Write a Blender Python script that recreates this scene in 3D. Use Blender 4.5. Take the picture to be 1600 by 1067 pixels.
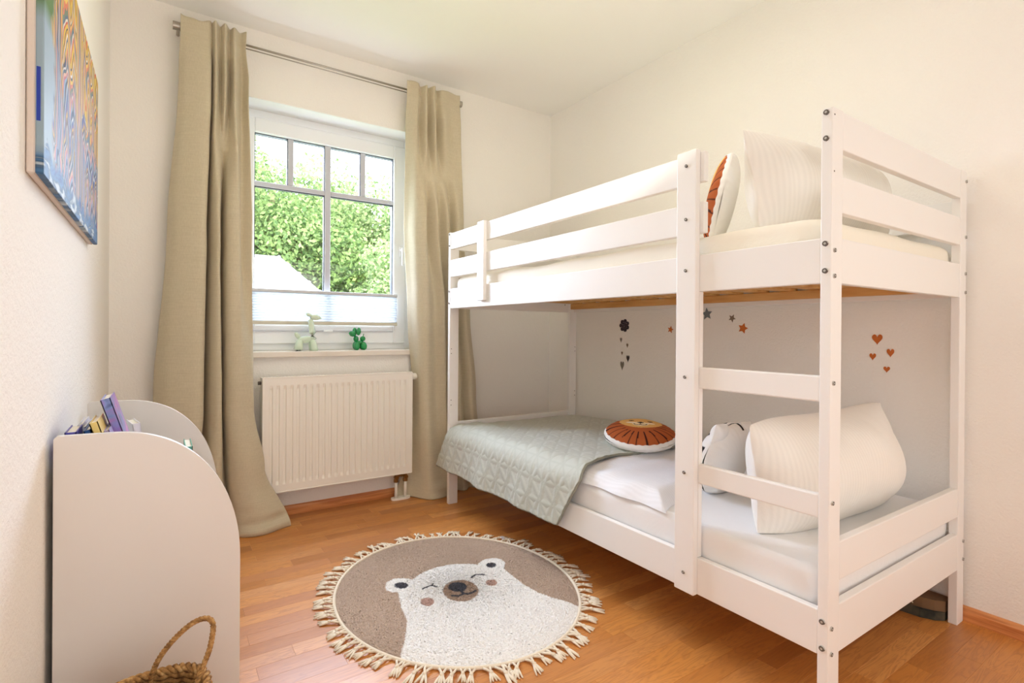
import bpy, bmesh, math, random
import numpy as np
from mathutils import Vector, Matrix, noise

random.seed(7); np.random.seed(7)
for o in list(bpy.data.objects): bpy.data.objects.remove(o)
scene = bpy.context.scene
COL = scene.collection

# ------------------------------------------------------------------ camera, world, lights, exposure
ZC, YAW, PITCH, ROLL, FPX, CYP = 0.9869, 0.5891, -0.0026, 0.0070, 821.49, 518.76
cam_d = bpy.data.cameras.new('camera'); cam = bpy.data.objects.new('camera', cam_d); COL.objects.link(cam)
fw = Vector((math.sin(YAW)*math.cos(PITCH), math.cos(YAW)*math.cos(PITCH), math.sin(PITCH)))
rt = Vector((math.cos(YAW), -math.sin(YAW), 0)); up = rt.cross(fw)
r2 = rt*math.cos(ROLL)+up*math.sin(ROLL); u2 = -rt*math.sin(ROLL)+up*math.cos(ROLL)
M = Matrix((r2, u2, -fw)).transposed().to_4x4(); M.translation = (0, 0, ZC)
cam.matrix_world = M
cam_d.sensor_width = 36; cam_d.lens = FPX*36/1600
cam_d.shift_y = -(533.5-CYP)/1600
cam_d.clip_start = 0.02; cam_d.clip_end = 300
scene.camera = cam

w = bpy.data.worlds.new('sky'); scene.world = w; w.use_nodes = True
nt = w.node_tree; bg = nt.nodes['Background']
tc = nt.nodes.new('ShaderNodeTexCoord'); sx = nt.nodes.new('ShaderNodeSeparateXYZ'); cr = nt.nodes.new('ShaderNodeValToRGB')
nt.links.new(tc.outputs['Generated'], sx.inputs[0]); nt.links.new(sx.outputs['Z'], cr.inputs[0]); nt.links.new(cr.outputs[0], bg.inputs[0])
cr.color_ramp.elements[0].color = (0.93, 0.95, 1.0, 1); cr.color_ramp.elements[1].color = (0.70, 0.80, 1.0, 1)
bg.inputs[1].default_value = 5.0

def light(name, kind, loc, energy, color, target=None, **kw):
    d = bpy.data.lights.new(name, kind); o = bpy.data.objects.new(name, d); COL.objects.link(o)
    o.location = loc; d.energy = energy; d.color = color
    for k, v in kw.items(): setattr(d, k, v)
    if target: o.rotation_euler = (Vector(target)-Vector(loc)).to_track_quat('-Z', 'Y').to_euler()
    return o
light('sun', 'SUN', (0, -6, 12), 11.0, (1.0, 0.94, 0.82), (3, 10, 0), angle=0.02)
# room ceiling lamp (just out of view over the middle of the room) and added, unseen fill lights without a fixture
light('ceiling_lamp_light', 'AREA', (1.10, 1.45, 2.42), 7.0, (1.0, 0.94, 0.83), (1.1, 1.45, 0), shape='DISK', size=0.7)
light('ceiling_bounce_fill', 'AREA', (0.80, 1.2, 1.45), 6.0, (1.0, 0.97, 0.88), (0.80, 1.7, 3), shape='DISK', size=0.9)  # added uplight, imitates light bounced off the ceiling
light('rear_fill_light', 'AREA', (1.45, -0.90, 1.0), 12, (1.0, 0.97, 0.93), (1.3, 2.4, 0.4), shape='RECTANGLE', size=1.6, size_y=1.7)  # added soft fill behind the camera; the wall there is closed
light('side_fill_light', 'AREA', (-0.12, -0.10, 0.85), 8.5, (0.97, 0.98, 1.0), (1.9, 2.3, 0.65), shape='RECTANGLE', size=1.0, size_y=1.4)  # added fill, imitates bounce from the left wall
light('window_daylight', 'AREA', (0.75, 4.6, 2.45), 640, (0.68, 0.78, 1.0), (0.75, 1.6, 0.4), shape='RECTANGLE', size=2.8, size_y=2.2)
scene.view_settings.view_transform = 'Standard'; scene.view_settings.look = 'None'
scene.view_settings.gamma = 1; scene.view_settings.use_curve_mapping = False
scene.view_settings.exposure = -0.10
scene.cycles.max_bounces = 12; scene.cycles.diffuse_bounces = 8; scene.cycles.transparent_max_bounces = 16
scene.cycles.sample_clamp_indirect = 6

# ------------------------------------------------------------------ helpers
def lin(c):
    return tuple(((v/255)/12.92 if v/255 <= .04045 else ((v/255+.055)/1.055)**2.4) for v in c)+(1,)
def L3(c): return lin(c)[:3]

class NT:
    def __init__(s, name):
        s.m = bpy.data.materials.new(name); s.m.use_nodes = True; s.t = s.m.node_tree; s.b = s.t.nodes['Principled BSDF']
        s.out = s.t.nodes['Material Output']
    def n(s, typ, **kw):
        x = s.t.nodes.new(typ)
        for k, v in kw.items():
            if k.startswith('_'): setattr(x, k[1:], v)
            else:
                k2 = k.replace('__', ' ')
                x.inputs[int(k2[1:]) if k2[0] == 'i' and k2[1:].isdigit() else k2].default_value = v
        return x
    def l(s, a, b): s.t.links.new(a, b)
    def set(s, **kw):
        for k, v in kw.items(): s.b.inputs[k.replace('__', ' ')].default_value = v
    def coords(s, kind='Object', scale=(1, 1, 1), rot=(0, 0, 0)):
        t = s.n('ShaderNodeTexCoord'); mp = s.n('ShaderNodeMapping'); s.l(t.outputs[kind], mp.inputs[0])
        mp.inputs['Scale'].default_value = scale; mp.inputs['Rotation'].default_value = rot
        return mp.outputs[0]
    def world(s, scale=(1, 1, 1), rot=(0, 0, 0)):
        g = s.n('ShaderNodeNewGeometry'); mp = s.n('ShaderNodeMapping'); s.l(g.outputs['Position'], mp.inputs[0])
        mp.inputs['Scale'].default_value = scale; mp.inputs['Rotation'].default_value = rot
        return mp.outputs[0]
    def noise(s, vec, scale, detail=3, rough=.5, dist=0):
        x = s.n('ShaderNodeTexNoise', Scale=scale, Detail=detail, Roughness=rough, Distortion=dist); s.l(vec, x.inputs['Vector']); return x.outputs[0]
    def ramp(s, fac, stops, interp='LINEAR'):
        x = s.n('ShaderNodeValToRGB'); x.color_ramp.interpolation = interp; e = x.color_ramp.elements
        while len(e) > 1: e.remove(e[-1])
        e[0].position, e[0].color = stops[0]
        for p, c in stops[1:]:
            k = e.new(p); k.color = c
        s.l(fac, x.inputs[0]); return x.outputs[0]
    def mix(s, fac, a, b, mode='MIX'):
        x = s.n('ShaderNodeMix', _data_type='RGBA', _blend_type=mode)
        for v, i in ((fac, 0), (a, 6), (b, 7)):
            if isinstance(v, (int, float, tuple)): x.inputs[i].default_value = v
            else: s.l(v, x.inputs[i])
        return x.outputs[2]
    def math(s, op, a, b=None, c=None):
        x = s.n('ShaderNodeMath', _operation=op)
        for i, v in enumerate((a, b, c)):
            if v is None: continue
            if isinstance(v, (int, float)): x.inputs[i].default_value = v
            else: s.l(v, x.inputs[i])
        return x.outputs[0]
    def bump(s, h, strength=.3, dist=.002):
        x = s.n('ShaderNodeBump', Strength=strength, Distance=dist); s.l(h, x.inputs['Height']); s.l(x.outputs[0], s.b.inputs['Normal']); return x
    def color(s, c):
        if isinstance(c, tuple): s.b.inputs['Base Color'].default_value = c
        else: s.l(c, s.b.inputs['Base Color'])

def simple(name, rgb, rough=.5, spec=.5, metal=0, bump=None, vary=0):
    m = NT(name); m.set(Roughness=rough, Metallic=metal); m.b.inputs['Specular IOR Level'].default_value = spec
    c = lin(rgb)
    if vary:
        nz = m.noise(m.world(), vary, 3)
        m.color(m.mix(nz, tuple(v*.9 for v in c[:3])+(1,), tuple(min(1, v*1.08) for v in c[:3])+(1,)))
    else: m.color(c)
    if bump: m.bump(m.noise(m.world(), bump[0], 3), bump[1], bump[2])
    return m.m

def plaster(name, rgb, strength=.5):
    m = NT(name); m.set(Roughness=.85); m.b.inputs['Specular IOR Level'].default_value = .25
    v = m.world(); n1 = m.noise(v, 110, 3, .6); n2 = m.noise(v, 2.0, 2)
    c = lin(rgb); m.color(m.mix(n2, tuple(x*.97 for x in c[:3])+(1,), c))
    m.bump(m.math('ADD', n1, m.math('MULTIPLY', m.noise(v, 38, 2), .6)), strength, .004)
    return m.m
M_wall = plaster('rough_white_plaster', (246, 243, 237), .55)
M_ceil = plaster('smooth_ceiling_paint', (247, 246, 242), .08)
M_reveal = plaster('reveal_paint', (236, 236, 234), .08)

def white_wood():
    m = NT('white_painted_wood'); m.set(Roughness=.42); m.b.inputs['Specular IOR Level'].default_value = .4
    m.color(lin((240, 238, 235)))
    n1 = m.noise(m.world((1, 1, 1)), 60, 2); m.bump(n1, .06, .001)
    return m.m
M_bed = white_wood()
M_upvc = simple('white_window_plastic', (240, 243, 246), .3)
M_bar = simple('shaded_glazing_bar', (196, 198, 206), .35)  # the bars' shade is put into this grey
M_gasket = simple('dark_gasket', (60, 62, 70), .6)
M_rad = simple('cream_radiator_enamel', (244, 240, 230), .35)
M_metal = simple('brushed_steel', (176, 170, 160), .35, metal=1)
M_bolt = simple('zinc_bolt', (190, 188, 182), .4, metal=.35)
M_dark = simple('dark_hole', (96, 88, 82), .7)
M_brass = simple('aged_brass', (150, 115, 70), .35, metal=1)
M_shelf = simple('white_laminate', (226, 222, 217), .38, vary=1.2)
M_sill = simple('cream_sill_stone', (232, 224, 212), .4, vary=9)

def floor_mat():
    m = NT('beech_parquet'); m.b.inputs['Specular IOR Level'].default_value = .75
    oi = m.n('ShaderNodeObjectInfo'); at = m.n('ShaderNodeAttribute', _attribute_name='tone')
    rnd = m.math('FRACT', m.math('ADD', oi.outputs['Random'], at.outputs['Fac']))
    off = m.n('ShaderNodeCombineXYZ'); m.l(m.math('MULTIPLY', rnd, 37.0), off.inputs[0]); m.l(m.math('MULTIPLY', rnd, 91.0), off.inputs[1])
    def addv(scale):
        va = m.n('ShaderNodeVectorMath', _operation='ADD'); m.l(m.world(scale), va.inputs[0]); m.l(off.outputs[0], va.inputs[1]); return va.outputs[0]
    g1 = m.noise(addv((3.0, 26, 1)), 1.0, 3, .55, 1.6)
    g2 = m.noise(addv((9, 150, 1)), 1.0, 3, .6, .3)
    base = m.ramp(rnd, [(0, lin((164, 96, 36))), (.25, lin((198, 126, 54))), (.5, lin((214, 144, 70))), (.75, lin((180, 108, 42))), (1, lin((228, 164, 92)))])
    wv = m.math('ABSOLUTE', m.math('SUBTRACT', m.math('FRACT', m.math('MULTIPLY', g1, 7.0)), .5))
    c = m.mix(m.math('MULTIPLY', m.math('POWER', m.math('SUBTRACT', 1.0, m.math('MULTIPLY', wv, 2.0)), 2.0), .55), base, lin((150, 84, 34)))
    c = m.mix(m.math('MULTIPLY', g2, .45), c, lin((220, 156, 88)))
    m.color(c)
    m.l(m.math('ADD', .30, m.math('MULTIPLY', rnd, .14)), m.b.inputs['Roughness'])
    m.bump(g2, .05, .0006)
    return m.m
M_floor = floor_mat()
M_seam = simple('dark_floor_seam', (140, 88, 44), .6)
def skirting():
    m = NT('orange_wood_skirting'); m.set(Roughness=.35)
    n1 = m.noise(m.world((4, 4, 70)), 1.0, 3, .5, 1.0)
    m.color(m.ramp(n1, [(.3, lin((188, 112, 62))), (.6, lin((220, 150, 92)))]))
    return m.m
M_skirt = skirting()

def link(name, me, mat=None, parent=None):
    o = bpy.data.objects.new(name, me); COL.objects.link(o)
    if mat is not None and not me.materials:
        for x in (mat if isinstance(mat, (list, tuple)) else [mat]): me.materials.append(x)
    if parent is not None:
        o.parent = parent
    return o
def put(name, bm, mat, parent=None, smooth=False, world=True):
    """finish a bmesh drawn in world coordinates as one object (child of a thing whose Empty stands at its base)"""
    me = bpy.data.meshes.new(name); bmesh.ops.recalc_face_normals(bm, faces=bm.faces[:])
    if parent is not None and world: bmesh.ops.translate(bm, verts=bm.verts[:], vec=-Vector(parent.get('base', (0, 0, 0))))
    bm.to_mesh(me); bm.free()
    if smooth:
        for p in me.polygons: p.use_smooth = True
    o = link(name, me, mat, parent)
    if parent is None and world: recenter(o)
    return o
def recenter(o):
    me = o.data; n = len(me.vertices)
    co = np.empty(n*3); me.vertices.foreach_get('co', co); co = co.reshape(-1, 3)
    c = np.array([(co[:, 0].min()+co[:, 0].max())/2, (co[:, 1].min()+co[:, 1].max())/2, co[:, 2].min()])
    me.vertices.foreach_set('co', (co-c).ravel()); o.location = c; me.update()
def thing(name, base, label, cat, group=None, kind=None):
    o = bpy.data.objects.new(name, None); COL.objects.link(o); o.location = base; o['base'] = list(map(float, base))
    o.empty_display_size = .05
    tag(o, label, cat, group, kind); return o
def tag(o, label=None, cat=None, group=None, kind=None):
    if label: o['label'] = label
    if cat: o['category'] = cat
    if group: o['group'] = group
    if kind: o['kind'] = kind
    return o
def struct(o): o['kind'] = 'structure'; return o

def box(bm, x0, x1, y0, y1, z0, z1, bev=0, seg=1):
    g = bmesh.ops.create_cube(bm, size=1)
    bmesh.ops.scale(bm, vec=(x1-x0, y1-y0, z1-z0), verts=g['verts'])
    bmesh.ops.translate(bm, vec=((x0+x1)/2, (y0+y1)/2, (z0+z1)/2), verts=g['verts'])
    if bev:
        ed = list({e for v in g['verts'] for e in v.link_edges})
        bmesh.ops.bevel(bm, geom=ed, offset=bev, segments=seg, affect='EDGES', profile=.5)
    return g['verts']
def bx(name, mat, parent, *a, bev=0, seg=1):
    bm = bmesh.new(); box(bm, *a, bev=bev, seg=seg); return put(name, bm, mat, parent)
def cyl(bm, p, q, r, n=12, r2=None):
    p, q = Vector(p), Vector(q); d = q-p
    g = bmesh.ops.create_cone(bm, cap_ends=True, segments=n, radius1=r, radius2=r if r2 is None else r2, depth=d.length)
    m = d.to_track_quat('Z', 'Y').to_matrix().to_4x4(); m.translation = (p+q)/2
    bmesh.ops.transform(bm, matrix=m, verts=g['verts']); return g['verts']
def ellipsoid(bm, c, r, rot=None, sub=2):
    g = bmesh.ops.create_icosphere(bm, subdivisions=sub, radius=1)
    m = Matrix.Diagonal((*r, 1))
    if rot is not None: m = rot.to_matrix().to_4x4() @ m
    m = Matrix.Translation(c) @ m
    bmesh.ops.transform(bm, matrix=m, verts=g['verts']); return g['verts']
def tube(bm, pts, r, n=8, closed=False):
    pts = [Vector(p) for p in pts]; rings = []; N = len(pts)
    up = Vector((0, 0, 1))
    for i, p in enumerate(pts):
        a = pts[i-1] if (i > 0 or closed) else p; b = pts[(i+1) % N] if (i < N-1 or closed) else p
        t = (b-a).normalized(); s = t.cross(up)
        if s.length < .05: s = t.cross(Vector((1, 0, 0)))
        s.normalize(); u = s.cross(t); rr = r[i] if isinstance(r, (list, tuple)) else r
        rings.append([bm.verts.new(p+(s*math.cos(k*2*math.pi/n)+u*math.sin(k*2*math.pi/n))*rr) for k in range(n)])
    R = range(N if closed else N-1)
    for i in R:
        A, B = rings[i], rings[(i+1) % N]
        for k in range(n): bm.faces.new((A[k], A[(k+1) % n], B[(k+1) % n], B[k]))
    if not closed: bm.faces.new(rings[0][::-1]); bm.faces.new(rings[-1])
def prism(bm, poly, axis, a, b):
    """extrude a 2D outline along an axis: axis 0 -> (y,z), 1 -> (x,z), 2 -> (x,y)"""
    def P(u, v, t): return {0: (t, u, v), 1: (u, t, v), 2: (u, v, t)}[axis]
    A = [bm.verts.new(P(u, v, a)) for u, v in poly]; B = [bm.verts.new(P(u, v, b)) for u, v in poly]
    n = len(poly)
    bm.faces.new(A); bm.faces.new(B[::-1])
    for i in range(n): bm.faces.new((A[i], B[i], B[(i+1) % n], A[(i+1) % n]))
def grid_mesh(name, V, closed_u=False, colors=None):
    """V: array (nu, nv, 3) -> mesh"""
    nu, nv = V.shape[:2]; idx = np.arange(nu*nv).reshape(nu, nv)
    a = idx[:-1, :-1]; b = idx[1:, :-1]; c = idx[1:, 1:]; d = idx[:-1, 1:]
    F = np.stack([a, b, c, d], -1).reshape(-1, 4)
    if closed_u:
        a = idx[-1, :-1]; b = idx[0, :-1]; c = idx[0, 1:]; d = idx[-1, 1:]
        F = np.concatenate([F, np.stack([a, b, c, d], -1).reshape(-1, 4)])
    return raw_mesh(name, V.reshape(-1, 3), F, colors)
def raw_mesh(name, V, F, colors=None, smooth=True):
    me = bpy.data.meshes.new(name); n, f = len(V), len(F); k = F.shape[1]
    me.vertices.add(n); me.vertices.foreach_set('co', np.ascontiguousarray(V, dtype=np.float32).ravel())
    me.loops.add(f*k); me.loops.foreach_set('vertex_index', F.astype(np.int32).ravel())
    me.polygons.add(f); me.polygons.foreach_set('loop_start', np.arange(0, f*k, k, dtype=np.int32))
    if smooth: me.polygons.foreach_set('use_smooth', np.ones(f, dtype=bool))
    me.update(calc_edges=True); me.validate()
    if colors is not None:
        at = me.color_attributes.new('print', 'FLOAT_COLOR', 'POINT')
        c4 = np.ones((n, 4), dtype=np.float32); c4[:, :3] = colors.reshape(-1, 3); at.data.foreach_set('color', c4.ravel())
    return me
def wrap(name, me, mat, parent=None, base=None):
    """link a mesh drawn in world coordinates"""
    o = link(name, me, mat, parent)
    if parent is not None:
        b = np.array(parent.get('base', (0, 0, 0))); n = len(me.vertices)
        co = np.empty(n*3, dtype=np.float32); me.vertices.foreach_get('co', co); me.vertices.foreach_set('co', (co.reshape(-1, 3)-b).astype(np.float32).ravel()); me.update()
    else: recenter(o)
    return o
def copy_tree(o, parent=None):
    c = o.copy(); COL.objects.link(c)
    if parent is not None: c.parent = parent
    for ch in o.children: copy_tree(ch, c)
    return c
def vnoise(P, scale, seed=0.0):
    """cheap smooth noise for arrays of points (n,3)"""
    out = np.zeros(len(P)); rs = np.random.RandomState(int(seed*10)+3)
    for _ in range(7):
        k = rs.normal(size=3); k = k/np.linalg.norm(k)*scale*rs.uniform(.6, 1.6)
        out += np.sin(P@k+rs.uniform(0, 6.28))
    return out/3.0
def smoothstep(a, b, x):
    t = np.clip((x-a)/(b-a), 0, 1); return t*t*(3-2*t)

def print_mat(name, rough=.85, fuzz=None, weave=None):
    m = NT(name); m.set(Roughness=rough); m.b.inputs['Specular IOR Level'].default_value = .2
    at = m.n('ShaderNodeAttribute', _attribute_name='print'); m.color(at.outputs['Color'])
    if fuzz: m.bump(m.noise(m.world(), fuzz, 3), .6, .003)
    if weave: m.bump(m.noise(m.world(), weave, 2), .2, .001)
    return m.m

# ------------------------------------------------------------------ room shell
XL, XR, YB, YD, H = -0.1953, 2.3194, -1.0, 2.9909, 2.5238
WX0, WX1, WZ0, WZ1 = 0.290, 1.326, 0.868, 2.178          # window opening
T = .32
fl = struct(bx('floor', M_seam, None, XL-.1, XR+.1, YB-.1, YD+T, -.12, -.008))
struct(bx('ceiling', M_ceil, None, XL-.1, XR+.1, YB-.1, YD+T, H, H+.12))
struct(bx('wall_left', M_wall, None, XL-.12, XL, YB-.1, YD+T, -.12, H+.02))
struct(bx('wall_right', M_wall, None, XR, XR+.12, YB-.1, YD+T, -.12, H+.02))
struct(bx('wall_front', M_wall, None, XL-.1, XR+.1, YB-.12, YB, -.12, H+.02))
bm = bmesh.new()
box(bm, XL-.1, WX0, YD, YD+T, -.12, H+.02); box(bm, WX1, XR+.1, YD, YD+T, -.12, H+.02)
box(bm, WX0, WX1, YD, YD+T, -.12, WZ0-.03); box(bm, WX0, WX1, YD, YD+T, WZ1, H+.02)
wb = struct(put('wall_back', bm, M_wall))
bm = bmesh.new()
e = .002
box(bm, WX0, WX0+e, YD+.004, YD+.165, WZ0, WZ1); box(bm, WX1-e, WX1, YD+.004, YD+.165, WZ0, WZ1); box(bm, WX0, WX1, YD+.004, YD+.165, WZ1-e, WZ1)
struct(put('trim_1', bm, M_reveal))

# floor strips: 3-strip parquet boards, each strip an object of its own
fl['base'] = [0, 0, 0]; base_f = Vector(fl.location)
sw = .1935/3; gap = .0003
strip_meshes = {}
def strip(x0, x1, y0, y1):
    ln = round(x1-x0, 3); key = (ln, round(y1-y0, 4))
    if key not in strip_meshes:
        bm = bmesh.new(); a, b = (x1-x0)/2-gap/2, (y1-y0)/2-gap/2
        lo = [bm.verts.new(v) for v in ((-a, -b, -.007), (a, -b, -.007), (a, b, -.007), (-a, b, -.007))]
        md = [bm.verts.new(v) for v in ((-a, -b, -.0003), (a, -b, -.0003), (a, b, -.0003), (-a, b, -.0003))]
        k = .0003; tp = [bm.verts.new(v) for v in ((-a+k, -b+k, 0), (a-k, -b+k, 0), (a-k, b-k, 0), (-a+k, b-k, 0))]
        bm.faces.new(tp)
        for A, B in ((lo, md), (md, tp)):
            for i in range(4): bm.faces.new((A[i], A[(i+1) % 4], B[(i+1) % 4], B[i]))
        me = bpy.data.meshes.new('plank'); bm.to_mesh(me); bm.free(); me.materials.append(M_floor); strip_meshes[key] = me
    o = bpy.data.objects.new('plank', strip_meshes[key]); COL.objects.link(o); o.parent = fl
    o.location = Vector(((x0+x1)/2, (y0+y1)/2, 0))-base_f
rest = bmesh.new(); tone = rest.verts.layers.float.new('tone')
rows = []; y = 1.810
while y < YD: y += sw
while y > YB-.0: rows.append(y-sw); y -= sw
rnd = random.Random(5)
for y0 in rows:
    y1 = min(y0+sw, YD); y0c = max(y0, YB)
    if y1-y0c < .005: continue
    x = XL - rnd.choice([.1, .2, .3, .05])
    while x < XR:
        ln = rnd.choice([.36, .42, .48, .54])
        a, b = max(x, XL), min(x+ln, XR); x += ln
        if b-a < .01: continue
        if y1 > .55: strip(a, b, y0c, y1)
        else:
            t = rnd.random(); vs = box(rest, a+gap/2, b-gap/2, y0c+gap/2, y1-gap/2, -.007, 0)
            for v in vs: v[tone] = t
o = put('planks', rest, M_floor); o.parent = fl; o.location = Vector(o.location)-base_f; o['kind'] = 'stuff'

# skirting boards
def skirt(name, x0, x1, y0, y1, axis):
    hgt, th = .048, .016
    prof = [(0, 0), (th, 0), (th, hgt*.72), (th*.75, hgt*.9), (th*.35, hgt), (0, hgt)]
    bm = bmesh.new()
    if axis == 'x': prism(bm, [(YD-p, z) for p, z in prof], 0, x0, x1)
    else:
        s = -1 if x0 > 1 else 1
        prism(bm, [(x0+s*p, z) for p, z in prof], 1, y0, y1)
    struct(put(name, bm, M_skirt))
skirt('baseboard_back', XL, XR, 0, 0, 'x'); skirt('baseboard_right', XR, XR, YB, YD-.016, 'y'); skirt('baseboard_left', XL, XL, YB, YD-.016, 'y')

# ------------------------------------------------------------------ window
win = thing('window_1', (0.81, YD+.16, WZ0), 'white plastic window with glazing bars in the back wall', 'window', kind='structure')
YF = YD+.158
def frame4(bm, x0, x1, z0, z1, wl, wr, wb_, wt, y0, y1, bev=.003):
    box(bm, x0, x0+wl, y0, y1, z0, z1, bev); box(bm, x1-wr, x1, y0, y1, z0, z1, bev)
    box(bm, x0+wl, x1-wr, y0, y1, z0, z0+wb_, bev); box(bm, x0+wl, x1-wr, y0, y1, z1-wt, z1, bev)
bm = bmesh.new(); frame4(bm, WX0, WX1, WZ0, WZ1, .05, .05, .04, .05, YF, YF+.07); put('window_frame', bm, M_upvc, win)
SX0, SX1, SZ0, SZ1 = WX0+.046, WX1-.046, WZ0+.036, WZ1-.046
GX0, GX1, GZ0, GZ1 = .417, 1.203, 1.018, 2.052
bm = bmesh.new(); frame4(bm, SX0, SX1, SZ0, SZ1, GX0-SX0, SX1-GX1, GZ0-SZ0, SZ1-GZ1, YF-.018, YF+.05, .005); put('sash', bm, M_upvc, win)
YG = YF+.012
bm = bmesh.new(); frame4(bm, GX0, GX1, GZ0, GZ1, .005, .005, .005, .005, YG-.012, YG+.02, 0); put('gasket', bm, M_gasket, win)
MX, MZ = .8055, 1.778; bw = .034
cols = [(GX0, MX-bw/2), (MX+bw/2, GX1)]
bx('glazing_bar', M_bar, win, MX-bw/2, MX+bw/2, YG-.016, YG+.016, GZ0, GZ1, bev=.003)
for x0_, x1_ in cols: bx('glazing_bar', M_bar, win, x0_, x1_, YG-.015, YG+.015, MZ-.014, MZ+.014, bev=.003)
qx = [(cols[0][0]+cols[0][1])/2, (cols[1][0]+cols[1][1])/2]
for q in qx: bx('glazing_bar', M_bar, win, q-.015, q+.015, YG-.014, YG+.014, MZ+.014, GZ1, bev=.003)
def glass():
    m = bpy.data.materials.new('clear_glass'); m.use_nodes = True; t = m.node_tree; t.nodes.clear()
    out = t.nodes.new('ShaderNodeOutputMaterial'); mx = t.nodes.new('ShaderNodeMixShader'); tr = t.nodes.new('ShaderNodeBsdfTransparent'); gl = t.nodes.new('ShaderNodeBsdfGlossy')
    tr.inputs[0].default_value = (.97, .98, .98, 1); gl.inputs['Roughness'].default_value = .02; mx.inputs[0].default_value = .04
    t.links.new(tr.outputs[0], mx.inputs[1]); t.links.new(gl.outputs[0], mx.inputs[2]); t.links.new(mx.outputs[0], out.inputs[0]); return m
M_glass = glass()
for (a, b) in cols: bx('pane', M_glass, win, a, b, YG+.0, YG+.004, GZ0, MZ-.014)
for (a, b) in ((cols[0][0], qx[0]-.015), (qx[0]+.015, cols[0][1]), (cols[1][0], qx[1]-.015), (qx[1]+.015, cols[1][1])):
    bx('pane', M_glass, win, a, b, YG+.0, YG+.004, MZ+.014, GZ1)
# dark seals along the bars
bm = bmesh.new()
for (a, b) in cols:
    box(bm, a, b, YG-.010, YG+.012, MZ-.019, MZ-.014)
for xx in (MX-bw/2-.004, qx[0]-.019, qx[1]-.019): box(bm, xx, xx+.004, YG-.010, YG+.012, (GZ0 if xx > .7 and xx < .85 else MZ+.014), GZ1)
put('seal', bm, M_gasket, win)
bm = bmesh.new(); box(bm, 1.236, 1.262, YF-.028, YF-.017, 1.44, 1.51, .004); cyl(bm, (1.249, YF-.02, 1.485), (1.249, YF-.055, 1.485), .009)
box(bm, 1.240, 1.258, YF-.066, YF-.050, 1.385, 1.497, .006, 2); put('window_handle', bm, M_upvc, win)
bm = bmesh.new(); box(bm, WX0-.02, WX1+.012, YD-.03, YF+.01, WZ0-.03, WZ0, .004, 2); put('window_sill', bm, M_sill, win)

# pleated blind covering the bottom of the glass
bl = thing('pleated_blind', (.81, YF-.03, .99), 'white pleated blind across the lower part of the window', 'blind')
def translucent(name, rgb, f=.4, rough=.8):
    m = NT(name); m.set(Roughness=rough); m.color(lin(rgb)); m.b.inputs['Specular IOR Level'].default_value = .1
    tr = m.n('ShaderNodeBsdfTranslucent'); tr.inputs[0].default_value = lin(rgb); mx = m.n('ShaderNodeMixShader'); mx.inputs[0].default_value = f
    m.l(m.b.outputs[0], mx.inputs[1]); m.l(tr.outputs[0], mx.inputs[2]); m.l(mx.outputs[0], m.out.inputs[0]); return m.m
M_blind = translucent('pleated_blind_cloth', (214, 219, 226), .22)
M_brail = simple('blind_rail', (200, 200, 204), .4); M_brail2 = simple('blind_bottom_rail', (206, 200, 182), .4)
YBl = YF-.034
npl = 11; zz0, zz1 = 1.030, 1.190
pts = []
for i in range(npl*2+1): pts.append((YBl+(.004 if i % 2 else -.008), zz0+(zz1-zz0)*i/(npl*2)))
V = np.array([[(x, y_, z_) for (y_, z_) in pts] for x in np.linspace(GX0-.012, GX1+.014, 3)])
o = wrap('pleated_cloth', grid_mesh('pleated_cloth', V), M_blind, bl)
for p in o.data.polygons: p.use_smooth = False
bx('top_rail', M_brail, bl, GX0-.014, GX1+.016, YBl-.012, YBl+.010, 1.188, 1.206, bev=.003)
bx('bottom_rail', M_brail2, bl, GX0-.014, GX1+.016, YBl-.012, YBl+.010, 1.012, 1.032, bev=.003)
bx('tension_clip', M_upvc, bl, GX0+.36, GX0+.41, YBl-.014, YBl+.012, .972, .984, bev=.003)
bx('lower_channel', M_bar, bl, GX0-.004, GX1-.004, YBl+.004, YBl+.016, .974, .982, bev=.001)

# ------------------------------------------------------------------ outside: trees, house, ground
def leaf_mat(name, a, b):
    m = NT(name); m.set(Roughness=.6)
    at = m.n('ShaderNodeAttribute', _attribute_name='tone')
    c = m.mix(at.outputs['Fac'], lin(a), lin(b)); m.color(c)
    tr = m.n('ShaderNodeBsdfTranslucent'); m.l(c, tr.inputs[0]); mx = m.n('ShaderNodeMixShader'); mx.inputs[0].default_value = .45
    m.l(m.b.outputs[0], mx.inputs[1]); m.l(tr.outputs[0], mx.inputs[2]); m.l(mx.outputs[0], m.out.inputs[0]); return m.m
M_leafA = leaf_mat('fresh_leaf', (84, 120, 66), (176, 200, 130))
M_leafB = leaf_mat('pale_leaf', (112, 146, 88), (200, 216, 160))
M_bark = simple('bark', (120, 100, 80), .9, bump=(12, .5, .02))
M_grass = simple('meadow_grass', (150, 190, 100), .9, vary=.7)
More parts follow.
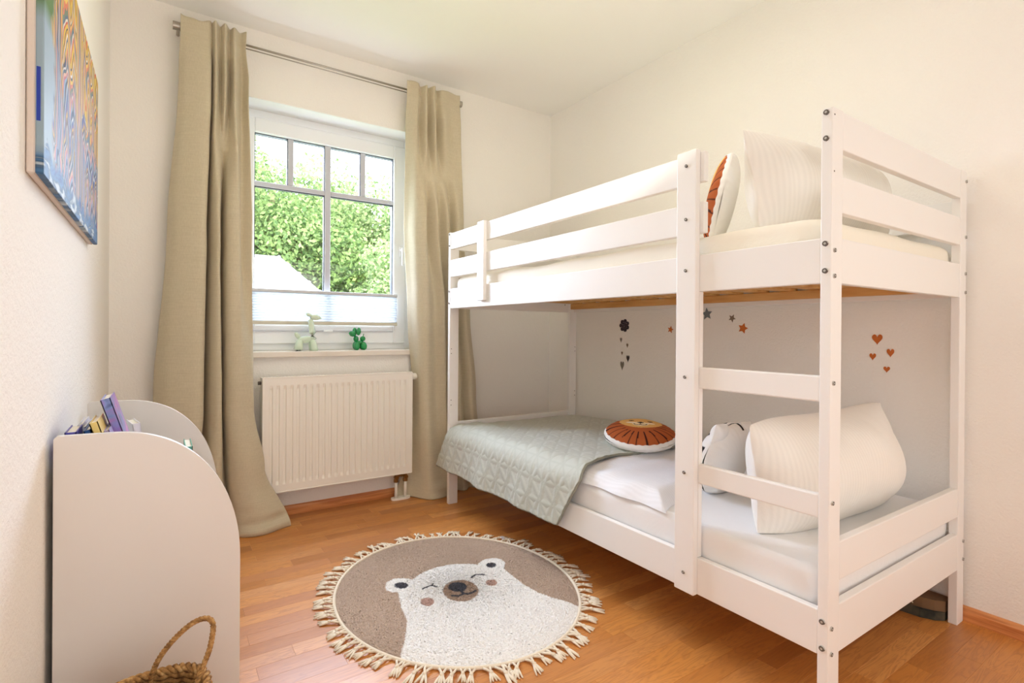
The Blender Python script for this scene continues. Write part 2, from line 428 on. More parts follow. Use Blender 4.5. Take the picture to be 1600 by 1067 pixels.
def tree(x, y, gz, h, r, n, mat, label, seed):
    rs = np.random.RandomState(seed)
    t = thing('tree', (x, y, gz), label, 'tree', group='trees behind the white roof')
    bm = bmesh.new(); tube(bm, [(x, y, gz-.3), (x+.1, y, gz+h*.3), (x-.1, y+.1, gz+h*.75)], [r*.11, r*.08, r*.03], 8)
    for k in range(5):
        a = rs.uniform(0, 6.28); z0 = gz+h*rs.uniform(.25, .6)
        tube(bm, [(x, y, z0), (x+math.cos(a)*r*.4, y+math.sin(a)*r*.4, z0+h*.14), (x+math.cos(a)*r*.8, y+math.sin(a)*r*.8, z0+h*.2)], [r*.04, r*.025, r*.01], 6)
    put('trunk', bm, M_bark, t, True)
    nb = 34; B = []
    for k in range(nb):
        v = rs.normal(size=3); v /= np.linalg.norm(v); v *= rs.uniform(.25, .8)
        B.append((x+v[0]*r, y+v[1]*r, gz+h*.56+v[2]*h*.42, r*rs.uniform(.26, .42)))
    B = np.array(B); k = rs.randint(0, nb, n); d = rs.normal(size=(n, 3)); d /= np.linalg.norm(d, axis=1)[:, None]
    C = B[k, :3]+d*B[k, 3:4]*rs.uniform(.55, 1.05, (n, 1))
    s = rs.uniform(.045, .10, (n, 1))*(y/18.0)
    nn = d+rs.normal(size=(n, 3))*.7; nn /= np.linalg.norm(nn, axis=1)[:, None]
    u = np.cross(nn, rs.normal(size=(n, 3))); u /= np.linalg.norm(u, axis=1)[:, None]; v = np.cross(nn, u)
    V = np.stack([C-u*s, C+v*s*.6, C+u*s, C-v*s*.6], 1).reshape(-1, 3)
    F = np.arange(n*4).reshape(n, 4)
    me = raw_mesh('leaves', V, F, smooth=False)
    at = me.attributes.new('tone', 'FLOAT', 'POINT'); at.data.foreach_set('value', np.repeat(rs.uniform(0, 1, n), 4).astype(np.float32))
    o = wrap('leaves', me, mat, t); o['kind'] = 'stuff'
tree(3.1, 18.6, -1.5, 9.3, 3.0, 30000, M_leafA, 'tall fresh green tree behind the white roof, at the left of the window', 1)
tree(6.6, 19.0, -1.5, 8.3, 2.9, 26000, M_leafB, 'pale green tree to the right of the left green tree, seen mid window', 2)
tree(9.2, 20.5, -1.5, 8.2, 3.0, 24000, M_leafB, 'pale green tree at the far right of the window', 3)
tree(5.6, 13.6, -1.5, 5.4, 1.8, 18000, M_leafB, 'low pale bush-like tree just right of the white roof', 4)
tree(5.6, 24.0, -1.5, 9.6, 4.4, 30000, M_leafA, 'broad tree farthest back behind the other trees', 5)
tree(1.0, 22.0, -1.5, 10.0, 3.6, 14000, M_leafA, 'green tree farthest left, mostly behind the curtain', 6)
struct(bx('ground', M_grass, None, -40, 60, 5, 80, -1.6, -1.5))
hs = thing('house', (0.5, 11, -1.5), 'small house with a bright white roof outside the window', 'house')
M_hroof = simple('white_metal_roof', (238, 238, 242), .5); M_hwall = simple('house_render', (226, 222, 216), .8)  # roof is one even white
bm = bmesh.new(); box(bm, -4.6, 2.75, 11.2, 16.5, -1.5, 1.2); put('wall', bm, M_hwall, hs)
bm = bmesh.new()
def hp(v): return bm.verts.new(v)
A = [hp((-5, 10.7, 1.1)), hp((3.30, 10.7, 1.1)), hp((3.30, 17, 1.1)), hp((-5, 17, 1.1))]; Bv = [hp((-3.4, 13.6, 2.68)), hp((2.35, 13.6, 2.68))]
C_ = [hp((v.co.x, v.co.y, v.co.z-.1)) for v in A]
bm.faces.new((A[0], A[1], Bv[1], Bv[0])); bm.faces.new((A[1], A[2], Bv[1])); bm.faces.new((A[2], A[3], Bv[0], Bv[1])); bm.faces.new((A[3], A[0], Bv[0])); bm.faces.new(C_[::-1])
for i in range(4): bm.faces.new((A[i], A[(i+1) % 4], C_[(i+1) % 4], C_[i]))
put('roof', bm, M_hroof, hs)
bm = bmesh.new(); tube(bm, [(-3.4, 13.6, 2.70), (2.35, 13.6, 2.70)], .035, 6); tube(bm, [(2.35, 13.6, 2.70), (3.32, 10.7, 1.12)], .03, 6)
for k in range(7):
    t_ = k/7; p = Vector((2.35, 13.6, 2.72)).lerp(Vector((3.32, 10.7, 1.14)), t_); ellipsoid(bm, p, (.05, .05, .04), sub=1)
put('ridge_cap', bm, simple('ridge_cap_grey', (170, 172, 178), .6), hs)

# ------------------------------------------------------------------ radiator
rad = thing('radiator', (.82, 2.93, .155), 'white ribbed panel radiator under the window sill', 'radiator')
RX0, RX1, RZ0, RZ1, RY = .428, 1.226, .156, .737, 2.885
nr = 23; xs = [RX0, RX0+.004, RX0+.022]; prof = [0, .0, .0]
pitch_ = (RX1-RX0-.05)/nr
xs = [RX0+.0]; dy = [0]
for k in range(nr):
    a = RX0+.025+k*pitch_
    for f, dd in ((.0, 0), (.12, .0), (.22, .007), (.55, .008), (.66, 0), (1.0, 0)):
        xs.append(a+f*pitch_); dy.append(dd)
xs.append(RX1); dy.append(0); xs = np.array(xs); dy = np.array(dy)
zs = np.array([RZ0, RZ0+.035, RZ0+.055, RZ1-.058, RZ1-.038, RZ1]); zf = np.array([0, 0, 1, 1, 0, 0])
V = np.zeros((len(xs), len(zs), 3))
V[:, :, 0] = xs[:, None]; V[:, :, 2] = zs[None]; V[:, :, 1] = RY+dy[:, None]*zf[None]
o = wrap('front_panel', grid_mesh('front_panel', V), M_rad, rad)
for p in o.data.polygons: p.use_smooth = False
bm = bmesh.new()
box(bm, RX0-.003, RX0+.004, RY-.003, 2.955, RZ0-.004, RZ1+.003, .001); box(bm, RX1-.004, RX1+.003, RY-.003, 2.955, RZ0-.004, RZ1+.003, .001)
box(bm, RX0, RX1, RY-.002, RY+.004, RZ1-.002, RZ1+.006, .001); box(bm, RX0, RX1, RY-.002, RY+.006, RZ0-.006, RZ0+.001, .001)
put('side_cover', bm, M_rad, rad)
bx('back_panel', M_rad, rad, RX0+.01, RX1-.01, 2.945, 2.955, RZ0+.01, RZ1-.01)
bm = bmesh.new()
for k in range(48):
    a = RX0+.012+k*(RX1-RX0-.024)/48; box(bm, a, a+.010, RY+.006, 2.95, RZ1-.004, RZ1+.003)
g = put('top_grille', bm, M_rad, rad)
bm = bmesh.new(); cyl(bm, (RX1+.002, 2.92, .712), (RX1+.018, 2.92, .712), .010); cyl(bm, (RX1+.014, 2.92, .712), (RX1+.045, 2.92, .712), .019, 16)
put('thermostat_valve', bm, M_rad, rad, True)
bm = bmesh.new(); cyl(bm, (RX0-.004, 2.92, .712), (RX0-.018, 2.92, .712), .009, 8); put('bleed_plug', bm, M_dark, rad)
for px in (1.143, 1.200):
    bm = bmesh.new(); cyl(bm, (px, 2.915, .008), (px, 2.915, .105), .0085, 12); put('pipe', bm, M_rad, rad, True)
    bm = bmesh.new(); cyl(bm, (px, 2.915, .100), (px, 2.915, .118), .014, 6); cyl(bm, (px, 2.915, .115), (px, 2.915, .152), .010, 10); cyl(bm, (px, 2.898, .128), (px, 2.925, .128), .012, 10)
    put('pipe_fitting', bm, M_brass, rad)
bm = bmesh.new(); cyl(bm, (1.143, 2.915, .135), (1.200, 2.915, .135), .006, 8); put('valve_bridge', bm, M_brass, rad)
bm = bmesh.new(); pr = [(1.172+math.copysign(.028, math.cos(a))+.030*math.cos(a), 2.915+.026*math.sin(a)) for a in np.linspace(0, 2*math.pi, 28, endpoint=False)+.05]
prism(bm, pr, 2, .0, .010); put('pipe_cover', bm, M_rad, rad)

# ------------------------------------------------------------------ curtains and rod
def curtain_mat():
    m = NT('beige_slub_curtain'); m.set(Roughness=.75); m.b.inputs['Specular IOR Level'].default_value = .25
    m.b.inputs['Sheen Weight'].default_value = .25
    n1 = m.noise(m.world((14, 14, 330)), 1.0, 3, .6); n2 = m.noise(m.world((400, 400, 60)), 1.0, 2)
    c = m.mix(m.math('MULTIPLY', m.math('ADD', n1, n2), .5), lin((184, 171, 140)), lin((230, 220, 194)))
    m.color(c); m.bump(n1, .25, .001)
    tr = m.n('ShaderNodeBsdfTranslucent'); tr.inputs[0].default_value = lin((196, 176, 128)); mx = m.n('ShaderNodeMixShader'); mx.inputs[0].default_value = .10
    m.l(m.b.outputs[0], mx.inputs[1]); m.l(tr.outputs[0], mx.inputs[2]); m.l(mx.outputs[0], m.out.inputs[0])
    return m.m
M_curt = curtain_mat()
def catmull(P, sub):
    P = np.array(P, float); Q = np.concatenate([[2*P[0]-P[1]], P, [2*P[-1]-P[-2]]]); out = []
    for i in range(1, len(Q)-2):
        for t in np.linspace(0, 1, sub, endpoint=False):
            a, b, c, d = Q[i-1], Q[i], Q[i+1], Q[i+2]
            out.append(.5*((2*b)+(-a+c)*t+(2*a-5*b+4*c-d)*t*t+(-a+3*b-3*c+d)*t**3))
    out.append(Q[-2]); return np.array(out)
def curtain(name, label, secs, seed, xsill):
    t = thing(name, (xsill, 2.87, 0), label, 'curtain', group='beige curtains on the rod')
    zk = [s[0] for s in secs]; S = np.array([catmull(s[1], 10) for s in secs])      # (k, ns, 2)
    zz = np.concatenate([np.linspace(0, .5, 50, endpoint=False), np.linspace(.5, 2.2, 60, endpoint=False), np.linspace(2.2, 2.43, 26)])
    V = np.zeros((S.shape[1], len(zz), 3))
    for j, z in enumerate(zz):
        k = min(max(np.searchsorted(zk, z)-1, 0), len(zk)-2); f = np.clip((z-zk[k])/(zk[k+1]-zk[k]), 0, 1); f = f*f*(3-2*f)
        V[:, j, :2] = S[k]*(1-f)+S[k+1]*f; V[:, j, 2] = z
    P = V.reshape(-1, 3)
    wob = vnoise(P*np.array([1, 1, .35]), 13, seed)*.005+vnoise(P, 30, seed+1)*.0016
    wob *= smoothstep(2.4, 2.1, P[:, 2])
    P[:, 1] += wob; P[:, 0] += wob*.6
    low = smoothstep(.22, .03, P[:, 2]); P[:, 1] += low*vnoise(P*np.array([.5, .5, 2.5]), 26, seed+2)*.010
    P[:, 2] = np.maximum(P[:, 2], .002)
    # rod pocket: pinched at 2.36 and 2.40
    pin = np.exp(-((P[:, 2]-2.362)/.012)**2)*.006
    P[:, 1] += pin
    ripple = vnoise(P*np.array([1, 0, 0]), 60, seed+5); top = P[:, 2] > 2.40
    P[top, 2] += (P[top, 2]-2.40)*ripple[top]*.35
    P[:, 1] = np.minimum(P[:, 1], 2.985)
    me = grid_mesh('drape', V); o = wrap('drape', me, M_curt, t)
    md = o.modifiers.new('thick', 'SOLIDIFY'); md.thickness = .0022; md.offset = 0
    return t
F_ = 2.885
curtain('curtain', 'beige slub curtain at the left side of the window, nearer the bookcase', [
 (0.0, [(-.06, 2.93), (.02, 2.86), (.12, 2.83), (.19, 2.90), (.22, 2.81), (.27, 2.80), (.29, 2.89), (.31, 2.78), (.40, 2.745), (.50, 2.785), (.545, 2.80)]),
 (0.30, [(-.04, 2.93), (.02, 2.86), (.13, 2.825), (.158, 2.97), (.20, 2.84), (.24, 2.83), (.262, 2.93), (.28, 2.82), (.34, 2.78), (.42, 2.82), (.435, 2.88)]),
 (0.60, [(-.03, 2.92), (.03, 2.85), (.158, 2.825), (.166, 2.978), (.196, 2.86), (.240, 2.83), (.248, 2.965), (.266, 2.84), (.32, 2.81), (.375, 2.835), (.385, 2.88)]),
 (1.45, [(.02, 2.92), (.06, 2.86), (.168, 2.83), (.178, 2.965), (.200, 2.87), (.230, 2.835), (.243, 2.95), (.262, 2.84), (.31, 2.825), (.325, 2.88), (.372, 2.86)]),
 (2.20, [(.065, 2.90), (.10, 2.87), (.185, 2.85), (.198, 2.91), (.212, 2.845), (.235, 2.90), (.252, 2.845), (.275, 2.91), (.292, 2.84), (.325, 2.90), (.352, 2.86)]),
 (2.36, [(.070, 2.875), (.11, 2.868), (.180, 2.868), (.200, 2.885), (.212, 2.855), (.232, 2.885), (.250, 2.855), (.272, 2.885), (.290, 2.852), (.318, 2.885), (.340, 2.866)]),
 (2.43, [(.070, 2.872), (.11, 2.868), (.180, 2.866), (.198, 2.885), (.210, 2.85), (.232, 2.890), (.250, 2.85), (.272, 2.890), (.290, 2.846), (.318, 2.890), (.342, 2.862)])], 1, .2)
curtain('curtain', 'beige slub curtain at the right side of the window, behind the bunk bed post', [
 (0.0, [(1.15, 2.96), (1.22, 2.93), (1.275, 2.84), (1.32, 2.80), (1.40, 2.80), (1.45, 2.83), (1.50, 2.90), (1.56, 2.84), (1.62, 2.88), (1.67, 2.83), (1.72, 2.90)]),
 (0.15, [(1.20, 2.96), (1.255, 2.93), (1.282, 2.86), (1.31, 2.815), (1.39, 2.83), (1.45, 2.81), (1.49, 2.92), (1.56, 2.85), (1.61, 2.90), (1.66, 2.84), (1.71, 2.91)]),
 (0.60, [(1.262, 2.965), (1.270, 2.93), (1.276, 2.87), (1.31, 2.84), (1.37, 2.86), (1.42, 2.83), (1.45, 2.93), (1.53, 2.86), (1.57, 2.92), (1.61, 2.86), (1.665, 2.90)]),
 (1.10, [(1.228, 2.965), (1.238, 2.93), (1.256, 2.87), (1.30, 2.835), (1.36, 2.87), (1.41, 2.83), (1.44, 2.93), (1.50, 2.86), (1.54, 2.92), (1.57, 2.86), (1.618, 2.90)]),
 (1.60, [(1.20, 2.96), (1.215, 2.93), (1.238, 2.865), (1.285, 2.83), (1.315, 2.90), (1.36, 2.83), (1.40, 2.90), (1.44, 2.845), (1.48, 2.92), (1.51, 2.86), (1.564, 2.89)]),
 (2.20, [(1.185, 2.91), (1.205, 2.88), (1.235, 2.86), (1.262, 2.90), (1.290, 2.845), (1.320, 2.91), (1.345, 2.84), (1.375, 2.91), (1.41, 2.85), (1.47, 2.88), (1.530, 2.87)]),
 (2.36, [(1.180, 2.874), (1.210, 2.868), (1.245, 2.868), (1.270, 2.885), (1.292, 2.852), (1.318, 2.885), (1.342, 2.852), (1.370, 2.885), (1.40, 2.862), (1.46, 2.868), (1.524, 2.872)]),
 (2.43, [(1.178, 2.872), (1.210, 2.866), (1.245, 2.866), (1.270, 2.890), (1.292, 2.846), (1.318, 2.890), (1.342, 2.846), (1.370, 2.890), (1.40, 2.858), (1.46, 2.866), (1.522, 2.872)])], 7, 1.35)
rod = thing('curtain_rod', (.8, 2.90, 2.385), 'thin brushed steel curtain rod above the window', 'curtain rod')
bm = bmesh.new(); cyl(bm, (.045, 2.905, 2.392), (1.545, 2.905, 2.392), .0055, 10); put('rod', bm, M_metal, rod, True)
bm = bmesh.new(); cyl(bm, (.045, 2.916, 2.380), (1.545, 2.916, 2.380), .003, 8); put('tension_wire', bm, M_metal, rod, True)
for a, b in ((.040, .085), (1.515, 1.550)):
    bm = bmesh.new(); cyl(bm, (a, 2.905, 2.392), (b, 2.905, 2.392), .019, 20); cyl(bm, ((a+b)/2, 2.905, 2.392), ((a+b)/2, YD-.0005, 2.392), .008, 10); put('end_bracket', bm, M_metal, rod)

# ------------------------------------------------------------------ bunk bed
BX0, BX1, BY0, BY1, BZ = 1.3613, 2.2972, .6353, 2.6953, 1.5412
WXP, WYP = .0552, .0264
bed = thing('bunk_bed', ((BX0+BX1)/2, (BY0+BY1)/2, 0), 'white wooden bunk bed with ladder against the right wall', 'bunk bed')
def bp(name, *a, bev=.0025): return bx(name, M_bed, bed, *a, bev=bev, seg=2)
for (xa, xb) in ((BX0, BX0+WXP), (BX1-WXP, BX1)):
    for (ya, yb) in ((BY0, BY0+WYP), (BY1-WYP, BY1)): bp('post', xa, xb, ya, yb, 0, BZ)
th = .022
IY0, IY1, IX0, IX1 = BY0+WYP, BY1-WYP, BX0+WXP, BX1-WXP
for (ya, yb) in ((BY0+.001, BY0+th), (BY1-th, BY1-.001)):
    bp('end_rail', IX0, IX1, ya, yb, 1.445, BZ-.002)
    bp('end_rail', IX0, IX1, ya, yb, 1.287, 1.379)
    bp('end_board', IX0, IX1, ya, yb, 1.110, 1.223)
    bp('end_rail', IX0, IX1, ya, yb, .367, .464)
    bp('end_board', IX0, IX1, ya, yb, .187, .308)
for (xa, xb) in ((BX0+.001, BX0+th), (BX1-th, BX1-.001)):
    bp('side_board', xa, xb, IY0, IY1, 1.110, 1.222)
    bp('side_board', xa, xb, IY0, IY1, .187, .299)
bp('guard_rail', BX0+.001, BX0+th, 1.000, IY1, 1.444, 1.535); bp('guard_rail', BX0+.001, BX0+th, 1.000, IY1, 1.288, 1.383)
bp('guard_rail', BX1-th, BX1-.001, IY0, IY1, 1.350, 1.445)
bp('ladder_upright', BX0-.020, BX0, 1.0125, 1.084, .188, 1.541)
bp('guard_stile', BX0-.020, BX0, 2.270, 2.334, 1.139, 1.540)
for z0, z1 in ((.815, .880), (.525, .585)): bp('ladder_rung', BX0+.002, BX0+.022, IY0, 1.0135+.06, z0, z1, bev=.004)
bp('rung_cleat', BX0+.002, BX0+.020, 1.0125, 1.084, .30, 1.11)
M_pine = NT('raw_pine'); M_pine.set(Roughness=.6); nn_ = M_pine.noise(M_pine.world((30, 4, 30)), 1.0, 3); M_pine.color(M_pine.ramp(nn_, [(.3, lin((204, 150, 84))), (.7, lin((232, 186, 120)))])); M_pine = M_pine.m
for zt in (1.165, .250):
    for xa, xb in ((BX0+th, BX0+th+.03), (BX1-th-.03, BX1-th)): bx('slat_ledger', M_pine, bed, xa, xb, IY0, IY1, zt-.035, zt, bev=.002)
    k = 0
    for ys in np.linspace(IY0+.03, IY1-.09, 16): bx('slat', M_pine, bed, BX0+th+.003, BX1-th-.003, ys, ys+.062, zt, zt+.016, bev=.002)
bolt_me = {}
def bolt(x, y, z, ax, sgn, r=.0068):
    bm = bmesh.new()
    cyl(bm, (0, 0, -.003), (0, 0, .0035), r, 16, r*.82); g = cyl(bm, (0, 0, .0030), (0, 0, .0040), r*.42, 6)
    q = Vector((sgn, 0, 0) if ax == 0 else (0, sgn, 0)).to_track_quat('Z', 'Y').to_matrix().to_4x4(); q.translation = (x, y, z)
    bmesh.ops.transform(bm, matrix=q, verts=bm.verts[:])
    nf = len(bm.faces)
    o = put('bolt', bm, [M_bolt, M_dark], bed)
    for p in list(o.data.polygons)[-8:]: p.material_index = 1
for z in (1.530, 1.466, 1.207, 1.140, .274, .208):
    bolt(BX0, .6495, z, 0, -1, .0078); 
    if z < 1.4 or True: bolt(BX0, 2.681, z, 0, -1, .006)
for z in (1.496, 1.332, 1.175, .848, .555, .248): bolt(BX0-.020, 1.048, z, 0, -1, .0058)
for z in (1.190, 1.127, .863, .568, .259, .196): bolt(1.375, BY0, z, 1, -1, .0062)
for z in (1.507, 1.317, 1.192, 1.128, .278, .216): bolt(2.287, BY0, z, 1, -1, .0062)
def hole(p, q, r):
    bm = bmesh.new(); cyl(bm, p, q, r, 10); put('screw_hole', bm, M_dark, bed)
for y_, z in ((2.300, 1.340), (2.300, 1.178)): hole((BX0-.0205, y_, z), (BX0-.018, y_, z), .003)
for xx in (1.371, 2.286):
    for z in (.882, .855, .591, .563): hole((xx, IY1-.0008, z), (xx, IY1+.002, z), .0026)
for z in (1.523, 1.384): hole((1.372, BY0-.0006, z), (1.372, BY0+.002, z), .0022)
hole((2.203, BY1-th-.0006, 1.158), (2.203, BY1-th+.002, 1.158), .004)

# ------------------------------------------------------------------ mattresses and bedding
def cloth(name, rgb, scale=260, st=.12, stripe=None, rough=.8):
    m = NT(name); m.set(Roughness=rough); m.b.inputs['Specular IOR Level'].default_value = .2; m.b.inputs['Sheen Weight'].default_value = .15
    c = lin(rgb); h = m.noise(m.world(), 8, 5, .6, .6)
    if stripe:
        w_ = m.n('ShaderNodeTexWave', _wave_type='BANDS', _bands_direction=stripe[0], Scale=stripe[1], Distortion=.0)
        m.l(m.coords('Object'), w_.inputs[0])
        m.color(m.mix(w_.outputs[1], tuple(v*.96 for v in c[:3])+(1,), c))
        h = m.math('ADD', h, m.math('MULTIPLY', w_.outputs[1], .05))
    else: m.color(c)
    m.bump(h, st*3.4, .014); return m.m
M_sheet = cloth('white_sheet', (238, 238, 238), st=.08)
M_cream = cloth('cream_sheet', (244, 238, 224), st=.10)
M_pillow = cloth('white_striped_pillowcase', (243, 240, 234), st=.10, stripe=('X', 26))
M_duvet = cloth('white_striped_duvet', (238, 239, 243), st=.16, stripe=('X', 26))
def soft_box(x0, x1, y0, y1, z0, z1, r, seed, amp=.004, n=(30, 60), pw=5.0):
    """rounded slab with gentle puckers, as mesh in world coordinates"""
    nu, nv = 72, 90
    # superellipse sweep: outline in xy (rounded rect) times profile in z
    th_ = np.linspace(0, 2*np.pi, 220, endpoint=False); ph = np.linspace(-np.pi/2, np.pi/2, 28)
    ca, sa = np.cos(th_), np.sin(th_)
    hx, hy, hz = (x1-x0)/2, (y1-y0)/2, (z1-z0)/2
    # rounded rectangle by clamped offset
    k = 1/np.maximum(np.abs(ca)/(hx), np.abs(sa)/(hy)); X = ca*k; Y = sa*k
    V = np.zeros((len(th_), len(ph)+14, 3))
    prof = []
    for t in np.linspace(0, 1, 7, endpoint=False): prof.append((t, -1))        # bottom centre to edge
    for p in ph: prof.append((1+0*p, None, p))
    for t in np.linspace(1, 0, 8)[1:]: prof.append((t, 1))
    for j, pr_ in enumerate(prof):
        if len(pr_) == 2: s = pr_[0]; off = r; z = pr_[1]*hz
        else:
            p = pr_[2]; s = 1; off = r*(1-np.cos(p)); z = (hz-r)*np.sign(p)*min(1, abs(p)/(.35)) + r*np.sin(p)
            z = np.clip(z, -hz, hz)
        cx_, cy_ = np.clip(X, -(hx-r), hx-r), np.clip(Y, -(hy-r), hy-r)
        dx, dy_ = X-cx_, Y-cy_; dl = np.maximum(np.hypot(dx, dy_), 1e-6); rr = np.minimum(dl, r)
        ex, ey = cx_+dx/dl*r*(dl > 1e-5), cy_+dy_/dl*r*(dl > 1e-5)
        sh = 1-off/np.hypot(ex, ey)
        V[:, j, 0] = ex*sh*s; V[:, j, 1] = ey*sh*s; V[:, j, 2] = z
    P = V.reshape(-1, 3); P += np.array([(x0+x1)/2, (y0+y1)/2, (z0+z1)/2])
    P[:, 2] += vnoise(P, 14, seed)*amp*(P[:, 2] > z0+.3*(z1-z0))
    return grid_mesh('slab', V, closed_u=True)
me = soft_box(BX0+.026, BX1-.026, IY0+.004, IY1-.006, .267, .392, .035, 1, .003)
tag(wrap('mattress', me, M_sheet), 'white sheeted mattress on the lower bunk', 'mattress')
me = soft_box(BX0+.026, BX1-.026, IY0+.004, IY1-.006, 1.182, 1.285, .035, 2, .004)
tag(wrap('mattress', me, M_cream), 'cream sheeted mattress on the upper bunk', 'mattress')

# duvet on the lower bunk, mostly under the green bedspread
nu, nv = 150, 120
U, Vv = np.meshgrid(np.linspace(0, 1, nu), np.linspace(0, 1, nv), indexing='ij')     # U across x, V along y
def duvet_slab(top):
    X = 1.385+(2.255-1.385)*U+.07*smoothstep(.30, .45, Vv)*(1-U)
    yn = 1.145+(X-1.385)*.42; yf = 2.585
    Y = yn+(yf-yn)*Vv+.012*np.sin(X*23)*(1-smoothstep(0,.15,Vv)); X = X+.006*np.sin(Y*31)*(1-smoothstep(0,.12,U))
    e1 = np.minimum(np.minimum(U, 1-U)*.87, np.minimum(Vv, 1-Vv)*1.3)
    rise = (1-np.clip(1-e1/.075, 0, 1)**2.6)
    P = np.stack([X, Y, 0*X], -1).reshape(-1, 3)
    wr = (vnoise(P*np.array([1,2,1]), 26, 4)*.0045+vnoise(P, 9, 5)*.007).reshape(nu, nv)
    Z = .392+rise*(.046+wr-.012*smoothstep(.6, 1, Vv))*top
    return np.stack([X, Y, Z], -1)
top = duvet_slab(1.0); bot = duvet_slab(0.0); bot[:, :, 2] = .3925
Vt = top.reshape(-1, 3); Vb = bot.reshape(-1, 3); n0 = len(Vt)
idx = np.arange(nu*nv).reshape(nu, nv)
Q = lambda I: np.stack([I[:-1, :-1], I[1:, :-1], I[1:, 1:], I[:-1, 1:]], -1).reshape(-1, 4)
F = np.concatenate([Q(idx), Q(idx)[:, ::-1]+n0])
me = raw_mesh('duvet', np.concatenate([Vt, Vb]), F)
M_dv = M_duvet
tag(wrap('duvet', me, M_dv), 'white striped duvet folded out from under the green bedspread', 'duvet')

# sage green quilted bedspread
def sage():
    m = NT('sage_quilted_cotton'); m.set(Roughness=.7); m.b.inputs['Sheen Weight'].default_value = .2
    at = m.n('ShaderNodeAttribute', _attribute_name='print'); m.color(at.outputs['Color'])
    m.bump(m.noise(m.world(), 60, 4, .6), .35, .004); return m.m
M_sage = sage()
nu, nv = 420, 330
a = np.linspace(0, 1, nu)[:, None]; b = np.linspace(0, 1, nv)[None, :]       # a: far->near along y ; b: wall -> hem across
La = .930; Lb_ = .19; Ltot = La+Lb_
s = b*Ltot+0*a
r_ = .085
def across(s):
    x = np.where(s < La-.0, 2.255-s, 0); z = 0*s+.449
    flat = La-r_*1.2
    t = np.clip((s-flat)/(r_*1.57), 0, 1)
    xe = 2.255-flat
    x = np.where(s < flat, 2.255-s, xe-np.sin(t*np.pi/2)*r_); z = np.where(s < flat, .449, .449-(1-np.cos(t*np.pi/2))*r_)
    d = np.clip(s-(flat+r_*1.57), 0, 9)
    x = x-d*.16; z = z-d*.985
    return x, z
X, Z = across(s)
ynear_k = np.interp(b[0]*Ltot, [0, .3, .62, .82, .92, Ltot], [1.66, 1.60, 1.655, 1.58, 1.545, 1.655])
yfar_k = np.interp(b[0]*Ltot, [0, .82, .95, Ltot], [2.650, 2.655, 2.672, 2.765])
Y = yfar_k[None, :]+(ynear_k-yfar_k)[None, :]*a
P = np.stack([X, Y, Z], -1).reshape(-1, 3)
S2, Y2 = s.reshape(-1), Y.reshape(-1)
# quilting lines: two grids of squares and diagonals forming triangles
def lines(c, p): return np.abs(((c/p) % 1)-.5)*p*2     # distance-like: 0.. at centre
pq = .088
dist = np.minimum.reduce([pq/2-np.abs((S2 % pq)-pq/2), pq/2-np.abs((Y2 % pq)-pq/2), (pq/2-np.abs(((S2+Y2) % pq)-pq/2))/1.414,
   (pq/2-np.abs(((S2*.5-Y2+.02) % pq)-pq/2))/1.12])
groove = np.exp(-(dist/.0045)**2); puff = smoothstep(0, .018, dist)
nx = np.gradient(Z, axis=1); nz = -np.gradient(X, axis=1); nl = np.hypot(nx, nz)+1e-9
N2 = np.stack([(nx/nl)*-1, 0*X, nz/nl], -1).reshape(-1, 3)
wr = vnoise(P*np.array([1, .8, 1]), 12, 11)*.0045+vnoise(P, 28, 12)*.0022
sag = -smoothstep(2.25, 2.64, P[:, 1])*.020*(S2 < .7)*1.0+0*S2
drape = smoothstep(La, Ltot, S2)*(np.sin(Y2*17+1.0)*.007+np.sin(Y2*37)*.003)
P2 = P+N2*((puff*.0032+wr*1.5+.004)[:, None]); P2[:, 2] += sag; P2[:, 0] -= np.maximum(drape, -.006)+0
P2[:, 0] = np.where(S2 > .95, np.minimum(P2[:, 0], BX0-.006), P2[:, 0])
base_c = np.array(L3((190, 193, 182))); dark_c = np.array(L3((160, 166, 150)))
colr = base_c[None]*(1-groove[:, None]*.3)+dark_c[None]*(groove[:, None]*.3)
me = grid_mesh('quilt', P2.reshape(nu, nv, 3), colors=colr)
qt = thing('bedspread', (1.8, 2.15, .392), 'sage green quilted bedspread draped over the foot of the lower bunk', 'bedspread')
o = wrap('quilted_cover', me, M_sage, qt); md = o.modifiers.new('thick', 'SOLIDIFY'); md.thickness = .007; md.offset = -1
G = P2.reshape(nu, nv, 3)
border = [tuple(G[i, -1]) for i in range(0, nu, 6)]+[tuple(G[-1, j]) for j in range(nv-1, 0, -6)]
bm = bmesh.new(); tube(bm, border, .0055, 8); put('piping', bm, simple('piping_grey_green', (140, 142, 130), .8), qt, True)

